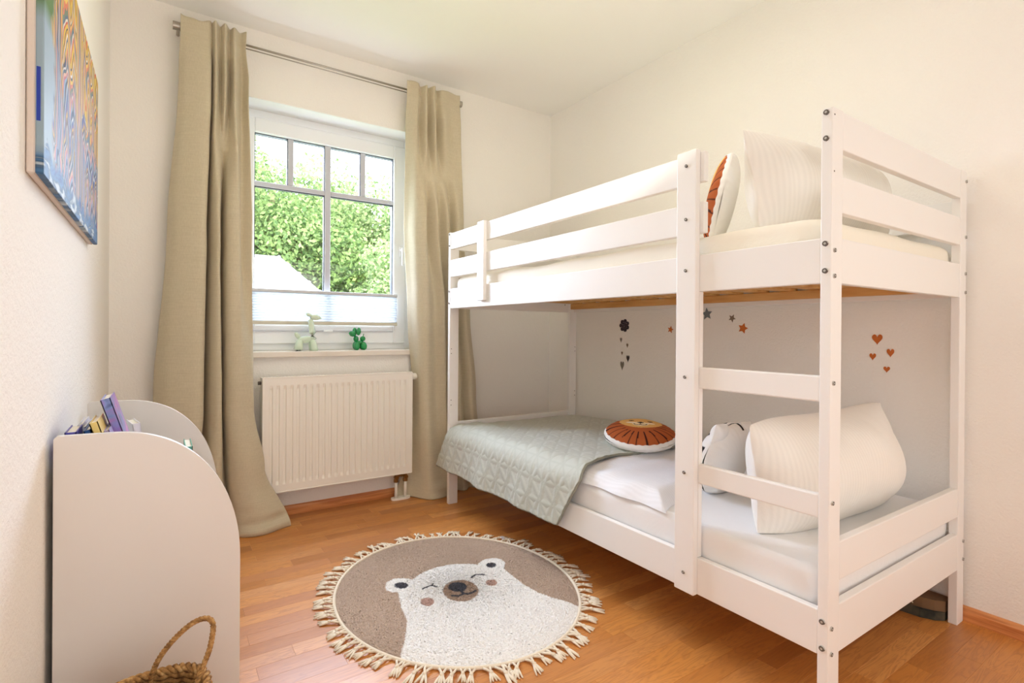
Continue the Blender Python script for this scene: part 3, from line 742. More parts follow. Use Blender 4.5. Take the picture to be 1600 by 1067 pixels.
# pillows
def pillow_arrays(w_, h_, t_, n=70, corner=.10, p=2.4, seed=0, wr=.006):
    u = np.sin(np.linspace(-np.pi/2, np.pi/2, n)); U, V_ = np.meshgrid(u, u, indexing='ij')
    pinch = 1-corner*(1-np.abs(U)**1.5*1.0)*0 
    X = U*w_/2*(1-.02*np.abs(V_)**4-.05*(1-V_**2)**2); Y = V_*h_/2*(1-.06*np.abs(U)**6-.03*(1-U**2)**2)
    T_ = t_/2*np.clip((1-np.abs(U)**3.0), 0, 1)**.75*np.clip((1-np.abs(V_)**2.0), 0, 1)**.72
    out = []
    for sgn in (1, -1):
        P = np.stack([X, Y, sgn*T_], -1).reshape(-1, 3)
        wv = (vnoise(P, 10/max(w_, .3), seed+sgn)*wr*1.5+vnoise(P, 24, seed+sgn*2+3)*wr*.7+np.abs(vnoise(P*np.array([1.6,.6,1]), 30, seed+9))*wr*.8)*np.clip(T_.reshape(-1)/(t_/2)*1.6, 0, 1)
        P[:, 2] += sgn*wv; P[:, 1] += vnoise(P, 14, seed+21)*wr*.8; out.append(P)
    idx = np.arange(n*n).reshape(n, n)
    F = np.concatenate([Q(idx), Q(idx)[:, ::-1]+n*n]); return np.concatenate(out), F, (U, V_)
def place(P, R, loc): return P@np.array(R.to_3x3()).T+np.array(loc)
from mathutils import Euler
def pillow(name, dims, loc, rot, mat, label, bend=0, seed=0, wr=.006, zfloor=None, shape=None):
    P, F, _ = pillow_arrays(*dims, seed=seed, wr=wr)
    if shape is not None: P = shape(P)
    R = Euler(rot).to_matrix(); W = place(P, R, (0, 0, 0))
    if zfloor is not None: W[:, 2] = np.maximum(W[:, 2], zfloor-loc[2]+.001*np.random.rand(len(W)))
    me = raw_mesh(name, P if zfloor is None else W, F)
    o = link(name, me, mat); o.location = loc
    if zfloor is None: o.rotation_euler = rot
    return tag(o, label, 'pillow')
# local x along world x, local y up -> rotate 90 about x
def plump(P, f=.35):
    Q_ = P.copy(); return Q_
pillow('pillow', (.74, .37, .30), (1.830, .865, .548), (math.radians(86), math.radians(-2), math.radians(-5)), M_pillow,
       'large white striped pillow standing on the lower bunk', seed=3, wr=.007, zfloor=.393)
pillow('pillow', (.78, .345, .26), (1.790, .865, 1.418), (math.radians(80), math.radians(-1), math.radians(-1)), M_pillow,
       'large white striped pillow standing on the upper bunk', seed=9, wr=.008, zfloor=1.286)

# round lion cushions
BROWN, LINE, FACE, WHITE, BLACK = [np.array(L3(c)) for c in ((176, 92, 46), (52, 22, 16), (226, 178, 104), (240, 238, 234), (30, 26, 26))]
def disc_cushion(r, t, paint, seed, n=190, ring=64):
    th_ = np.linspace(0, 2*np.pi, n, endpoint=False); rr = np.sin(np.linspace(0, np.pi/2, ring))
    out = []; cols_ = []
    for sgn in (1, -1):
        A, B_ = np.meshgrid(th_, rr, indexing='ij')
        edge = 1+.005*np.sin(A*23+seed)+.004*np.sin(A*41)
        X = np.cos(A)*B_*r*edge; Y = np.sin(A)*B_*r*edge; Z = sgn*t/2*np.clip(1-B_**2.6, 0, 1)**.55
        P = np.stack([X, Y, Z], -1).reshape(-1, 3)
        P[:, 2] += sgn*(vnoise(P, 22, seed)*.003+np.sin(A*31).reshape(-1)*.0013*smoothstep(.75, .97, B_.reshape(-1))*(1-smoothstep(.97, 1, B_.reshape(-1))))
        out.append(P); cols_.append(paint(P, sgn, B_.reshape(-1), A.reshape(-1)))
    idx = np.arange(n*ring).reshape(n, ring); I = np.concatenate([idx, idx[:1]])
    F = np.concatenate([Q(I), Q(I)[:, ::-1]+n*ring])
    return np.concatenate(out), F, np.concatenate(cols_)
def lion(P, sgn, B_, A):
    c = np.tile(WHITE, (len(P), 1))
    if sgn > 0:
        edge = .95
        c[:] = BROWN
        k = 22; d = np.abs(((A/(2*np.pi)*k+.25*np.sin(A*3)) % 1)-.5)/k*2*np.pi*B_
        c[(d < .016)&(B_ > .45)] = LINE
        x, y = P[:, 0]/.16, P[:, 1]/.16-.34
        face = ((x/.62)**2+((y+.02)/.50)**2 < 1)|(((x-.42)**2+(y-.30)**2) < .035)|(((x+.42)**2+(y-.30)**2) < .035); c[face] = FACE
        muz = ((x/.24)**2+((y+.22)/.17)**2 < 1); c[muz] = np.array(L3((236, 214, 170)))
        for sx_ in (-.27, .27):
            e_ = ((x-sx_)/.075)**2+((y-.04)/.05)**2 < 1; c[e_] = BLACK
            w2 = ((x-sx_)/.15)**2+((y+.14)/.06)**2 < 1; c[w2] = np.array(L3((240, 226, 196)))
        nose = ((x/.09)**2+((y+.11)/.055)**2 < 1); c[nose] = BLACK
        mo = (np.abs(np.hypot(np.abs(x)-.09, y+.22)-.09) < .014)&(y < -.21); c[mo] = LINE
        c[B_ > edge] = WHITE
    return c
M_print = print_mat('printed_cotton', weave=180)
P, F, C_ = disc_cushion(.166, .098, lion, 1)
lme = raw_mesh('lion_cushion', P, F, C_)
def frame_of(n, upv):
    n = Vector(n).normalized(); y_ = (Vector(upv)-n*n.dot(Vector(upv))).normalized(); x_ = y_.cross(n)
    return Matrix((x_, y_, n)).transposed()
lc = link('lion_cushion', lme, M_print); lc.location = (1.868, 1.710, .502); lc.rotation_euler = frame_of((-.13, -.13, 1), (.75, .65, 0)).to_euler()
tag(lc, 'round lion face cushion lying on the green bedspread', 'cushion', 'round lion cushions')
l2 = lc.copy(); COL.objects.link(l2); l2.location = (1.665, 1.150, 1.452); l2.rotation_euler = frame_of((-.58, .78, .20), (.3, -.1, 1)).to_euler()
tag(l2, 'round lion face cushion standing behind the pillow on the upper bunk', 'cushion', 'round lion cushions')

# white tiger cushion with black stripes and two ears
def tiger(P, sgn, B_, A):
    c = np.tile(WHITE, (len(P), 1))
    if sgn > 0:
        k = 11; d = np.abs(((A/(2*np.pi)*k) % 1)-.5)
        c[(d < .16)&(B_ > .72)&(B_ < .975)] = BLACK
        x, y = P[:, 0]/.15, P[:, 1]/.15
        for sx_ in (-.3, .3): c[((x-sx_)/.08)**2+((y-.08)/.10)**2 < 1] = BLACK
        c[(x/.10)**2+((y+.12)/.07)**2 < 1] = np.array(L3((190, 150, 110)))
        c[(np.abs(np.hypot(np.abs(x)-.13, y+.25)-.13) < .018)&(y < -.24)] = BLACK
        c[(np.abs(x) < .03)&(y > .45)&(y < .8)] = BLACK
    if sgn < 0: c[(B_ > .90)&(np.abs(((A/(2*np.pi)*13) % 1)-.5) < .13)&(np.cos(A) < .2)] = BLACK
    return c
tg = thing('tiger_cushion', (1.76, 1.165, .393), 'white tiger cushion with black stripes and ears leaning on the large pillow', 'cushion')
P, F, C_ = disc_cushion(.152, .13, tiger, 5)
P[:, 1] *= .93
RT = frame_of((-.10, .97, .24), (.08, -.15, 1)); TC = (1.760, 1.195, .512)
W = place(P, RT, TC); W[:, 2] = np.maximum(W[:, 2], .394)
wrap('cushion_body', raw_mesh('cushion_body', W, F, C_), M_print, tg)
for sx_ in (-1, 1):
    P, F, _ = pillow_arrays(.085, .075, .05, n=26, seed=2, wr=.001)
    V_ = place(P+np.array([sx_*.092, .106, 0]), RT, TC)
    wrap('ear', raw_mesh('ear', V_, F, np.tile(WHITE, (len(V_), 1))), M_print, tg)

# ------------------------------------------------------------------ stickers on the right wall
def sticker_mat(name, rgb): return simple(name, rgb, .6)
SM = {'orange': sticker_mat('orange_vinyl', (196, 104, 34)), 'slate': sticker_mat('slate_vinyl', (112, 120, 122)), 'taupe': sticker_mat('taupe_vinyl', (128, 108, 90)),
      'plum': sticker_mat('plum_vinyl', (58, 42, 52)), 'grey': sticker_mat('grey_vinyl', (126, 118, 106)), 'black': sticker_mat('black_vinyl', (44, 32, 32)), 'dot': sticker_mat('white_dot_vinyl', (220, 210, 200))}
SX = XR-.0025
def star(r, k=.48, rot=0): return [((r if i % 2 == 0 else r*k)*math.sin(i*math.pi/5+rot), (r if i % 2 == 0 else r*k)*math.cos(i*math.pi/5+rot)) for i in range(10)]
def heart(wd, ht):
    pts = []
    for i in range(28):
        t = i/28*2*math.pi; x = math.sin(t)**3; y = (13*math.cos(t)-5*math.cos(2*t)-2*math.cos(3*t)-math.cos(4*t))/17-.18*math.exp(-(x/.22)**2)*(math.cos(t) > 0)
        pts.append((x*wd/2, (y+.12)*ht/1.75))
    return pts
def stick(name, poly, y, z, col, label, group=None, parent=None):
    bm = bmesh.new(); prism(bm, [(y-u, z+v) for u, v in poly], 0, SX-(.0008 if parent else 0), XR-.0005)
    o = put(name, bm, SM[col], parent)
    if label: tag(o, label, 'wall sticker', group)
    return o
cl = thing('cloud_sticker', (XR-.002, 2.253, .98), 'dark plum cloud wall sticker with white dots above the small grey hearts', 'wall sticker', 'wall stickers under the upper bunk')
pc = []
for i in range(72):
    t = i/72*2*math.pi; rr = .0285+.0125*abs(math.sin(t*3.5))**.6; pc.append((rr*math.cos(t)*.98, rr*math.sin(t)*.95))
stick('cloud', pc, 2.253, 1.023, 'plum', None, parent=cl)
for (du, dv) in ((-.022, .01), (-.008, .022), (.008, .018), (.02, .012), (-.012, .004), (.002, .004), (.018, -.004), (-.024, -.012), (-.008, -.016), (.008, -.018), (.024, -.012), (0, -.006)):
    stick('dot', [(du*.9+.0026*math.cos(k), dv*.9+.0026*math.sin(k)) for k in np.linspace(0, 6.28, 7)[:-1]], 2.253, 1.023, 'dot', None, parent=cl)
WG = 'wall stickers under the upper bunk'
stick('heart_sticker', heart(.016, .030), 2.280, .935, 'grey', 'small grey heart sticker, topmost below the plum cloud', WG)
stick('heart_sticker', heart(.014, .026), 2.228, .903, 'taupe', 'small taupe heart sticker, second highest below the plum cloud', WG)
stick('heart_sticker', heart(.013, .022), 2.271, .855, 'taupe', 'smallest taupe heart sticker above the large grey heart', WG)
stick('heart_sticker', heart(.024, .042), 2.222, .825, 'black', 'nearly black heart sticker below the plum cloud', WG)
stick('heart_sticker', heart(.030, .055), 2.269, .780, 'grey', 'large grey heart sticker, lowest below the plum cloud', WG)
stick('star_sticker', star(.020, .45, .25), 1.909, .999, 'orange', 'small orange star sticker left of the ladder upright', WG)
stick('star_sticker', star(.032, .48, -.1), 1.679, 1.079, 'slate', 'large slate grey star sticker right of the ladder upright', WG)
stick('star_sticker', star(.020, .45, .5), 1.537, 1.055, 'taupe', 'small taupe star sticker between the slate and orange stars', WG)
stick('star_sticker', star(.026, .52, .3), 1.479, 1.006, 'orange', 'larger orange star sticker beside the small taupe star', WG)
stick('heart_sticker', heart(.036, .042), .911, .963, 'orange', 'largest orange heart sticker, topmost of the four orange hearts', WG)
stick('heart_sticker', heart(.025, .033), .866, .912, 'orange', 'medium orange heart sticker, rightmost of the four orange hearts', WG)
stick('heart_sticker', heart(.023, .028), .926, .895, 'orange', 'small orange heart sticker, leftmost of the four orange hearts', WG)
stick('heart_sticker', heart(.022, .024), .878, .848, 'orange', 'small orange heart sticker, lowest of the four orange hearts', WG)

# ------------------------------------------------------------------ round bear rug
RCX, RCY, RA, RB = .945, 1.782, .440, .503
bear = [(0.582, 1.457), (0.647, 1.563), (0.693, 1.658), (0.704, 1.74), (0.736, 1.846), (0.717, 1.858), (0.705, 1.885), (0.709, 1.909), (0.726, 1.943), (0.763, 1.959), (0.804, 1.935), (0.818, 1.911), (0.876, 1.944), (0.936, 1.959), (1.005, 1.95), (1.07, 1.915), (1.097, 1.888), (1.127, 1.907), (1.150, 1.914), (1.173, 1.911), (1.195, 1.900), (1.206, 1.881), (1.204, 1.843), (1.17, 1.797), (1.164, 1.728), (1.161, 1.642), (1.17, 1.564), (1.195, 1.5), (1.235, 1.434), (1.30, 1.30), (1.0, 1.1), (.6, 1.2)]
muz = [(0.991, 1.694), (0.968, 1.668), (0.939, 1.654), (0.911, 1.655), (0.887, 1.671), (0.872, 1.698), (0.869, 1.732), (0.879, 1.767), (0.901, 1.796), (0.93, 1.813), (0.961, 1.813), (0.987, 1.796), (1.002, 1.766), (1.003, 1.729)]
nose_ = [(0.969, 1.743), (0.958, 1.731), (0.944, 1.722), (0.929, 1.727), (0.915, 1.736), (0.907, 1.75), (0.904, 1.767), (0.908, 1.783), (0.919, 1.796), (0.933, 1.802), (0.949, 1.8), (0.963, 1.791), (0.972, 1.777), (0.974, 1.76)]
earl = [(0.787, 1.876), (0.781, 1.867), (0.771, 1.863), (0.761, 1.865), (0.751, 1.871), (0.744, 1.881), (0.741, 1.893), (0.743, 1.905), (0.749, 1.914), (0.758, 1.918), (0.769, 1.917), (0.779, 1.911), (0.787, 1.9), (0.789, 1.888)]
earr = [(1.161, 1.842), (1.154, 1.835), (1.144, 1.831), (1.135, 1.832), (1.127, 1.837), (1.122, 1.845), (1.122, 1.855), (1.125, 1.865), (1.132, 1.873), (1.142, 1.877), (1.151, 1.876), (1.159, 1.871), (1.164, 1.862), (1.165, 1.852)]
chl = [(0.818, 1.712), (0.811, 1.702), (0.801, 1.697), (0.79, 1.697), (0.781, 1.703), (0.775, 1.714), (0.773, 1.726), (0.776, 1.739), (0.783, 1.75), (0.793, 1.755), (0.804, 1.755), (0.814, 1.749), (0.82, 1.738), (0.821, 1.725)]
chr_ = [(1.082, 1.709), (1.074, 1.701), (1.065, 1.697), (1.055, 1.698), (1.047, 1.703), (1.042, 1.712), (1.041, 1.723), (1.045, 1.733), (1.052, 1.742), (1.062, 1.746), (1.073, 1.746), (1.081, 1.74), (1.086, 1.731), (1.086, 1.72)]
def inside(px, py, poly):
    c = np.zeros(px.shape, bool); n = len(poly)
    for i in range(n):
        x1, y1 = poly[i]; x2, y2 = poly[(i+1) % n]
        if y1 == y2: continue
        c ^= ((y1 > py) != (y2 > py)) & (px < (x2-x1)*(py-y1)/(y2-y1)+x1)
    return c
def near(px, py, line, w_):
    d = np.full(px.shape, 9.0)
    for (x1, y1), (x2, y2) in zip(line[:-1], line[1:]):
        L = (x2-x1)**2+(y2-y1)**2; t = np.clip(((px-x1)*(x2-x1)+(py-y1)*(y2-y1))/L, 0, 1)
        d = np.minimum(d, np.hypot(px-x1-t*(x2-x1), py-y1-t*(y2-y1)))
    return d < w_
rug = thing('round_rug', (RCX, RCY, 0), 'round brown fringed rug with a white smiling bear face on the floor', 'rug')
nr_, nt_ = 190, 900
rho = np.linspace(0, 1, nr_)**.75; tt = np.linspace(0, 2*np.pi, nt_, endpoint=False)
TT, RR = np.meshgrid(tt, rho, indexing='ij')
x = RCX+np.cos(TT)*RR*RA; y = RCY+np.sin(TT)*RR*RB
jx, jy = np.random.normal(0, .0013, x.shape), np.random.normal(0, .0013, x.shape)
px, py = x+jx*1.3, y+jy*1.3
RBROWN, RWHITE, RDARK, RMUZ, RCHEEK = [np.array(L3(c)) for c in ((186, 163, 144), (246, 243, 238), (78, 78, 84), (176, 150, 130), (192, 158, 144))]
c = np.tile(RBROWN, x.shape+(1,)); mott = (vnoise(np.stack([x.ravel(), y.ravel(), 0*x.ravel()], 1), 16, 3)*.06).reshape(x.shape)
c = c*(1+mott[..., None])
inb = inside(px, py, bear); c[inb] = RWHITE
for poly, cc in ((muz, RMUZ), (nose_, RDARK), (earl, RDARK), (earr, RDARK), (chl, RCHEEK), (chr_, RCHEEK)): c[inside(px, py, poly)] = cc
for ln, w_ in (([(0.823, 1.821), (0.846, 1.828), (0.862, 1.828), (0.873, 1.809)], .0042), ([(0.862, 1.828), (.872, 1.836)], .003), ([(1.019, 1.8), (1.042, 1.813), (1.058, 1.809), (1.076, 1.795)], .0042),
               ([(0.937, 1.735), (0.933, 1.707), (0.951, 1.695), (0.981, 1.701)], .0055), ([(0.933, 1.707), (0.91, 1.701), (0.891, 1.717)], .0055)):
    c[near(px, py, ln, w_)] = RDARK
c *= (1+np.random.normal(0, .07, x.shape))[..., None]
hz = .012*np.clip(1-RR**14, 0, 1)+.003+np.random.uniform(-.0022, .0022, x.shape)*(RR < .985)
hz[:, 0] = hz[:, 0].mean()
V = np.stack([x+jx*.8, y+jy*.8, hz], -1); V[:, 0, :] = V[0, 0, :]
V[:, -1, 2] = .001
M_rug = print_mat('shaggy_pile', .95, fuzz=420)
o = wrap('pile', grid_mesh('pile', V, closed_u=True, colors=np.clip(c, 0, 1).reshape(-1, 3)), M_rug, rug)
M_cord = simple('cream_cotton_cord', (240, 228, 206), .9, bump=(300, .6, .003))
bm = bmesh.new(); tube(bm, [(RCX+math.cos(t)*RA*1.0, RCY+math.sin(t)*RB*1.0, .006) for t in np.linspace(0, 2*math.pi, 180, endpoint=False)], .0062, 6, closed=True)
put('bound_edge', bm, M_cord, rug, True)
# tassels: a few shapes, shared
tas = []
for s_ in range(7):
    rs = random.Random(s_+40); bm = bmesh.new(); ln = .050+rs.random()*.022; bend = (rs.random()-.5)*.035
    for q in range(2):      # two cords from the edge to the knot
        y0 = (-1 if q else 1)*.010
        tube(bm, [(0, y0, .006), (ln*.25, y0*.5+bend*.1, .009), (ln*.48, bend*.35, .009)], .0036, 6)
    ellipsoid(bm, (ln*.52, bend*.42, .009), (.0075, .0068, .0068), sub=1)
    for q in range(4):
        a = (q-1.5)*.0045+(rs.random()-.5)*.004
        tube(bm, [(ln*.55, bend*.45+a*.4, .008), (ln*.8, bend*.8+a*1.2, .006), (ln*(1.05+rs.random()*.12), bend*1.1+a*2.0, .0035)], [.0034, .0034, .0022], 6)
    me = bpy.data.meshes.new('tassel'); bm.to_mesh(me); bm.free(); me.materials.append(M_cord)
    for p in me.polygons: p.use_smooth = True
    tas.append(me)
NTS = 88
for i in range(NTS):
    t = (i+random.uniform(-.2, .2))/NTS*2*math.pi
    nx_, ny_ = math.cos(t)/RA, math.sin(t)/RB; ang = math.atan2(ny_, nx_)+random.uniform(-.35, .35)
    o = bpy.data.objects.new('tassel', tas[i % 7]); COL.objects.link(o); o.parent = rug
    o.location = (math.cos(t)*RA*1.004, math.sin(t)*RB*1.004, 0); o.rotation_euler = (0, 0, ang); s_ = random.uniform(.92, 1.15); o.scale = (s_, s_, 1)
bm = bmesh.new(); vs = box(bm, -.018, .018, -.010, .010, 0, .0012); 
bmesh.ops.rotate(bm, verts=bm.verts[:], cent=(0, 0, 0), matrix=Euler((.5, .3, .6)).to_matrix()); bmesh.ops.translate(bm, verts=bm.verts[:], vec=(1.328, 2.055, .022))
put('care_label', bm, simple('white_care_label', (228, 224, 222), .6), rug)

# ------------------------------------------------------------------ bookcase
SHX0, SHX1 = XL+.0125, .1625
NY0, NY1, FY0, FY1 = 1.420, 1.438, 2.030, 2.048
bc = thing('bookcase', ((SHX0+SHX1)/2, 1.73, 0), 'low white children\'s bookcase with rounded side panels against the left wall', 'bookcase')
def side_outline():
    pts = [(SHX0, 0), (SHX1, 0), (SHX1, .43)]
    xc, zc = SHX0+.092, .43; a, b_ = SHX1-xc, .760-zc
    for t in np.linspace(0, math.pi/2, 28): pts.append((xc+a*math.cos(t)**.93, zc+b_*math.sin(t)**.93))
    pts.append((SHX0+.006, .762)); pts.append((SHX0, .756)); return pts
for ya, yb in ((NY0, NY1), (FY0, FY1)):
    bm = bmesh.new(); prism(bm, side_outline(), 1, ya, yb)
    ed = [e_ for e_ in bm.edges if abs(e_.verts[0].co.y-e_.verts[1].co.y) < 1e-6]
    bmesh.ops.bevel(bm, geom=ed, offset=.0015, segments=2, affect='EDGES'); put('side_panel', bm, M_shelf, bc)
bx('back_panel', M_shelf, bc, SHX0+.001, SHX0+.011, NY1, FY0, .02, .70)
for (za, xb) in ((.46, .045), (.27, .115), (.06, .155)):
    bx('shelf', M_shelf, bc, SHX0+.011, xb, NY1, FY0, za, za+.015, bev=.001)
for (za, zb, xa) in ((.475, .60, .030), (.285, .47, .100), (.06, .26, .145)):
    bx('front_board', M_shelf, bc, xa, xa+.013, NY1, FY0, za, zb, bev=.002)

def book(x, y, z, th_, dp, ht, cover, label, lean=0, tilt=0, yaw=0, spine_mat=None, deco=None):
    """spine faces +x; thickness along y; stands on z"""
    t = thing('book', (x, y, z), label, 'book', 'books in the white bookcase')
    mat = simple('book_cover', cover, .35) if not isinstance(cover, bpy.types.Material) else cover
    bm = bmesh.new(); c_ = .002
    box(bm, -dp, 0, -th_/2, -th_/2+c_, 0, ht, 0); box(bm, -dp, 0, th_/2-c_, th_/2, 0, ht, 0); box(bm, -c_, 0, -th_/2, th_/2, 0, ht, 0)
    put('cover', bm, mat, t, world=False)
    bm = bmesh.new(); box(bm, -dp+.003, -c_, -th_/2+c_, th_/2-c_, .003, ht-.003); put('pages', bm, simple('paper', (236, 230, 214), .8), t, world=False)
    if deco:
        for (nm, a, rgb) in deco:
            bm = bmesh.new(); box(bm, *a); put(nm, bm, simple('book_print', rgb, .4), t, world=False)
    t.rotation_euler = (lean, tilt, yaw); return t
def art_cover():
    m = NT('illustrated_cover'); m.set(Roughness=.3)
    n1 = m.noise(m.coords('Object', (1, 1, 1)), 14, 2, .5, 1.5)
    m.color(m.ramp(n1, [(.25, lin((60, 70, 130))), (.42, lin((120, 140, 200))), (.55, lin((150, 120, 190))), (.66, lin((208, 128, 190))), (.8, lin((224, 150, 110)))])); return m.m
Zs = .477; yw = math.radians(-90)
# spines face the near side panel; all but the first lean back towards the wall
book(-.160, 1.462, Zs, .020, .110, .285, (84, 80, 168), 'small purple board book with white print nearest the wall', yaw=yw,
     deco=[('print', (0, .0006, -.006, .006, .262, .276), (240, 240, 250)), ('print', (0, .0006, -.009, .009, .236, .243), (222, 190, 90))])
def leanbook(xtop, y, zt, th_, ht, cover, label, deg=17, dp=.14, **k):
    a = math.radians(deg); return book(xtop+math.sin(a)*ht, y, Zs+th_/2*math.sin(a), th_, dp, ht, cover, label, lean=a, yaw=yw, **k)
leanbook(-.158, 1.600, 0, .010, .285, (222, 220, 226), 'white paperback leaning behind the small purple book', 12)
leanbook(-.150, 1.580, 0, .010, .285, (206, 214, 226), 'pale grey picture book left of the dark blue book', 15)
leanbook(-.136, 1.500, 0, .013, .292, (26, 88, 156), 'dark blue book left of the yellow spined book')
leanbook(-.124, 1.490, 0, .016, .310, (234, 204, 118), 'book with a yellow spine and brown lettering',
     deco=[('print', (0, .0006, -.003, .003, .270-.011*k, .277-.011*k), (120, 80, 40)) for k in range(7)])
leanbook(-.103, 1.520, 0, .011, .285, (176, 170, 216), 'lilac paperback right of the yellow spined book')
leanbook(-.110, 1.585, 0, .020, .352, art_cover(), 'tallest blue and pink illustrated picture book leaning towards the wall')
book(-.028, 1.760, Zs, .018, .10, .252, (236, 236, 240), 'white book standing alone in the middle of the bookcase', lean=math.radians(6), yaw=math.radians(-80))
book(.068, 1.740, .287, .018, .13, .366, (96, 176, 156), 'green spined book at the low front end of the bookcase', yaw=math.radians(-90))

# ------------------------------------------------------------------ basket with rope handle
def wicker():
    m = NT('braided_seagrass'); m.set(Roughness=.8)
    n1 = m.noise(m.world(), 90, 3); m.color(m.ramp(n1, [(.3, lin((110, 76, 38))), (.55, lin((176, 132, 76))), (.75, lin((214, 180, 124)))])); m.bump(n1, .5, .002); return m.m
M_wick = wicker()
BKX, BKY, BKZ, BKR = -.010, 1.170, .300, .088
bk = thing('basket', (BKX, BKY, 0), 'brown woven seagrass basket with a rope handle in front of the bookcase', 'basket')
def rope(bm, pts, R_, r, turns, strands=3, n=6):
    C0 = catmull(pts, 14); L_ = np.concatenate([[0], np.cumsum(np.linalg.norm(np.diff(C0, axis=0), axis=1))])
    S_ = np.linspace(0, L_[-1], int(L_[-1]/.0028)); C1 = np.stack([np.interp(S_, L_, C0[:, k]) for k in range(3)], 1)
    T_ = np.gradient(C1, axis=0); T_ /= np.linalg.norm(T_, axis=1)[:, None]
    A_ = np.cross(T_, np.array([.3, -.9, .2])); A_ /= np.linalg.norm(A_, axis=1)[:, None]; B_ = np.cross(T_, A_)
    for k in range(strands):
        ph_ = S_*turns+k*2*np.pi/strands
        tube(bm, C1+R_*(A_*np.cos(ph_)[:, None]+B_*np.sin(ph_)[:, None]), r, n)
bm = bmesh.new()
nrow = 22
for k in range(nrow):
    f = k/(nrow-1); R_ = BKR*(1.12+.30*math.sin(f*math.pi)-.12*f); z = .010+f*(BKZ-.016)
    pts = [(BKX+R_*math.cos(t)*(1+.012*math.sin(14*t+k*math.pi)), BKY+R_*math.sin(t)*(1+.012*math.sin(14*t+k*math.pi)), z+.002*math.sin(20*t+k)) for t in np.linspace(0, 2*math.pi, 70, endpoint=False)]
    tube(bm, pts, .0082, 6, closed=True)
put('woven_body', bm, M_wick, bk, True)
bm = bmesh.new(); cyl(bm, (BKX, BKY, .002), (BKX, BKY, .012), BKR*1.12, 32); put('base', bm, M_wick, bk)
bm = bmesh.new()
rp = [(BKX+BKR*math.cos(t), BKY+BKR*math.sin(t), BKZ+.004+.004*math.sin(3*t)) for t in np.linspace(0, 2*math.pi, 26)]
rope(bm, rp, .0052, .0046, 170, 3); put('braided_rim', bm, M_wick, bk, True)
bm = bmesh.new()
rope(bm, [(-.016, 1.252, .27), (-.012, 1.252, .300), (.000, 1.245, .335), (.024, 1.235, .370), (.055, 1.225, .398), (.080, 1.215, .405), (.090, 1.205, .392), (.084, 1.195, .355), (.072, 1.19, .325), (.064, 1.18, .312), (.060, 1.17, .295), (.064, 1.165, .265)], .0027, .0030, 300, 3)
put('rope_handle', bm, M_wick, bk, True)

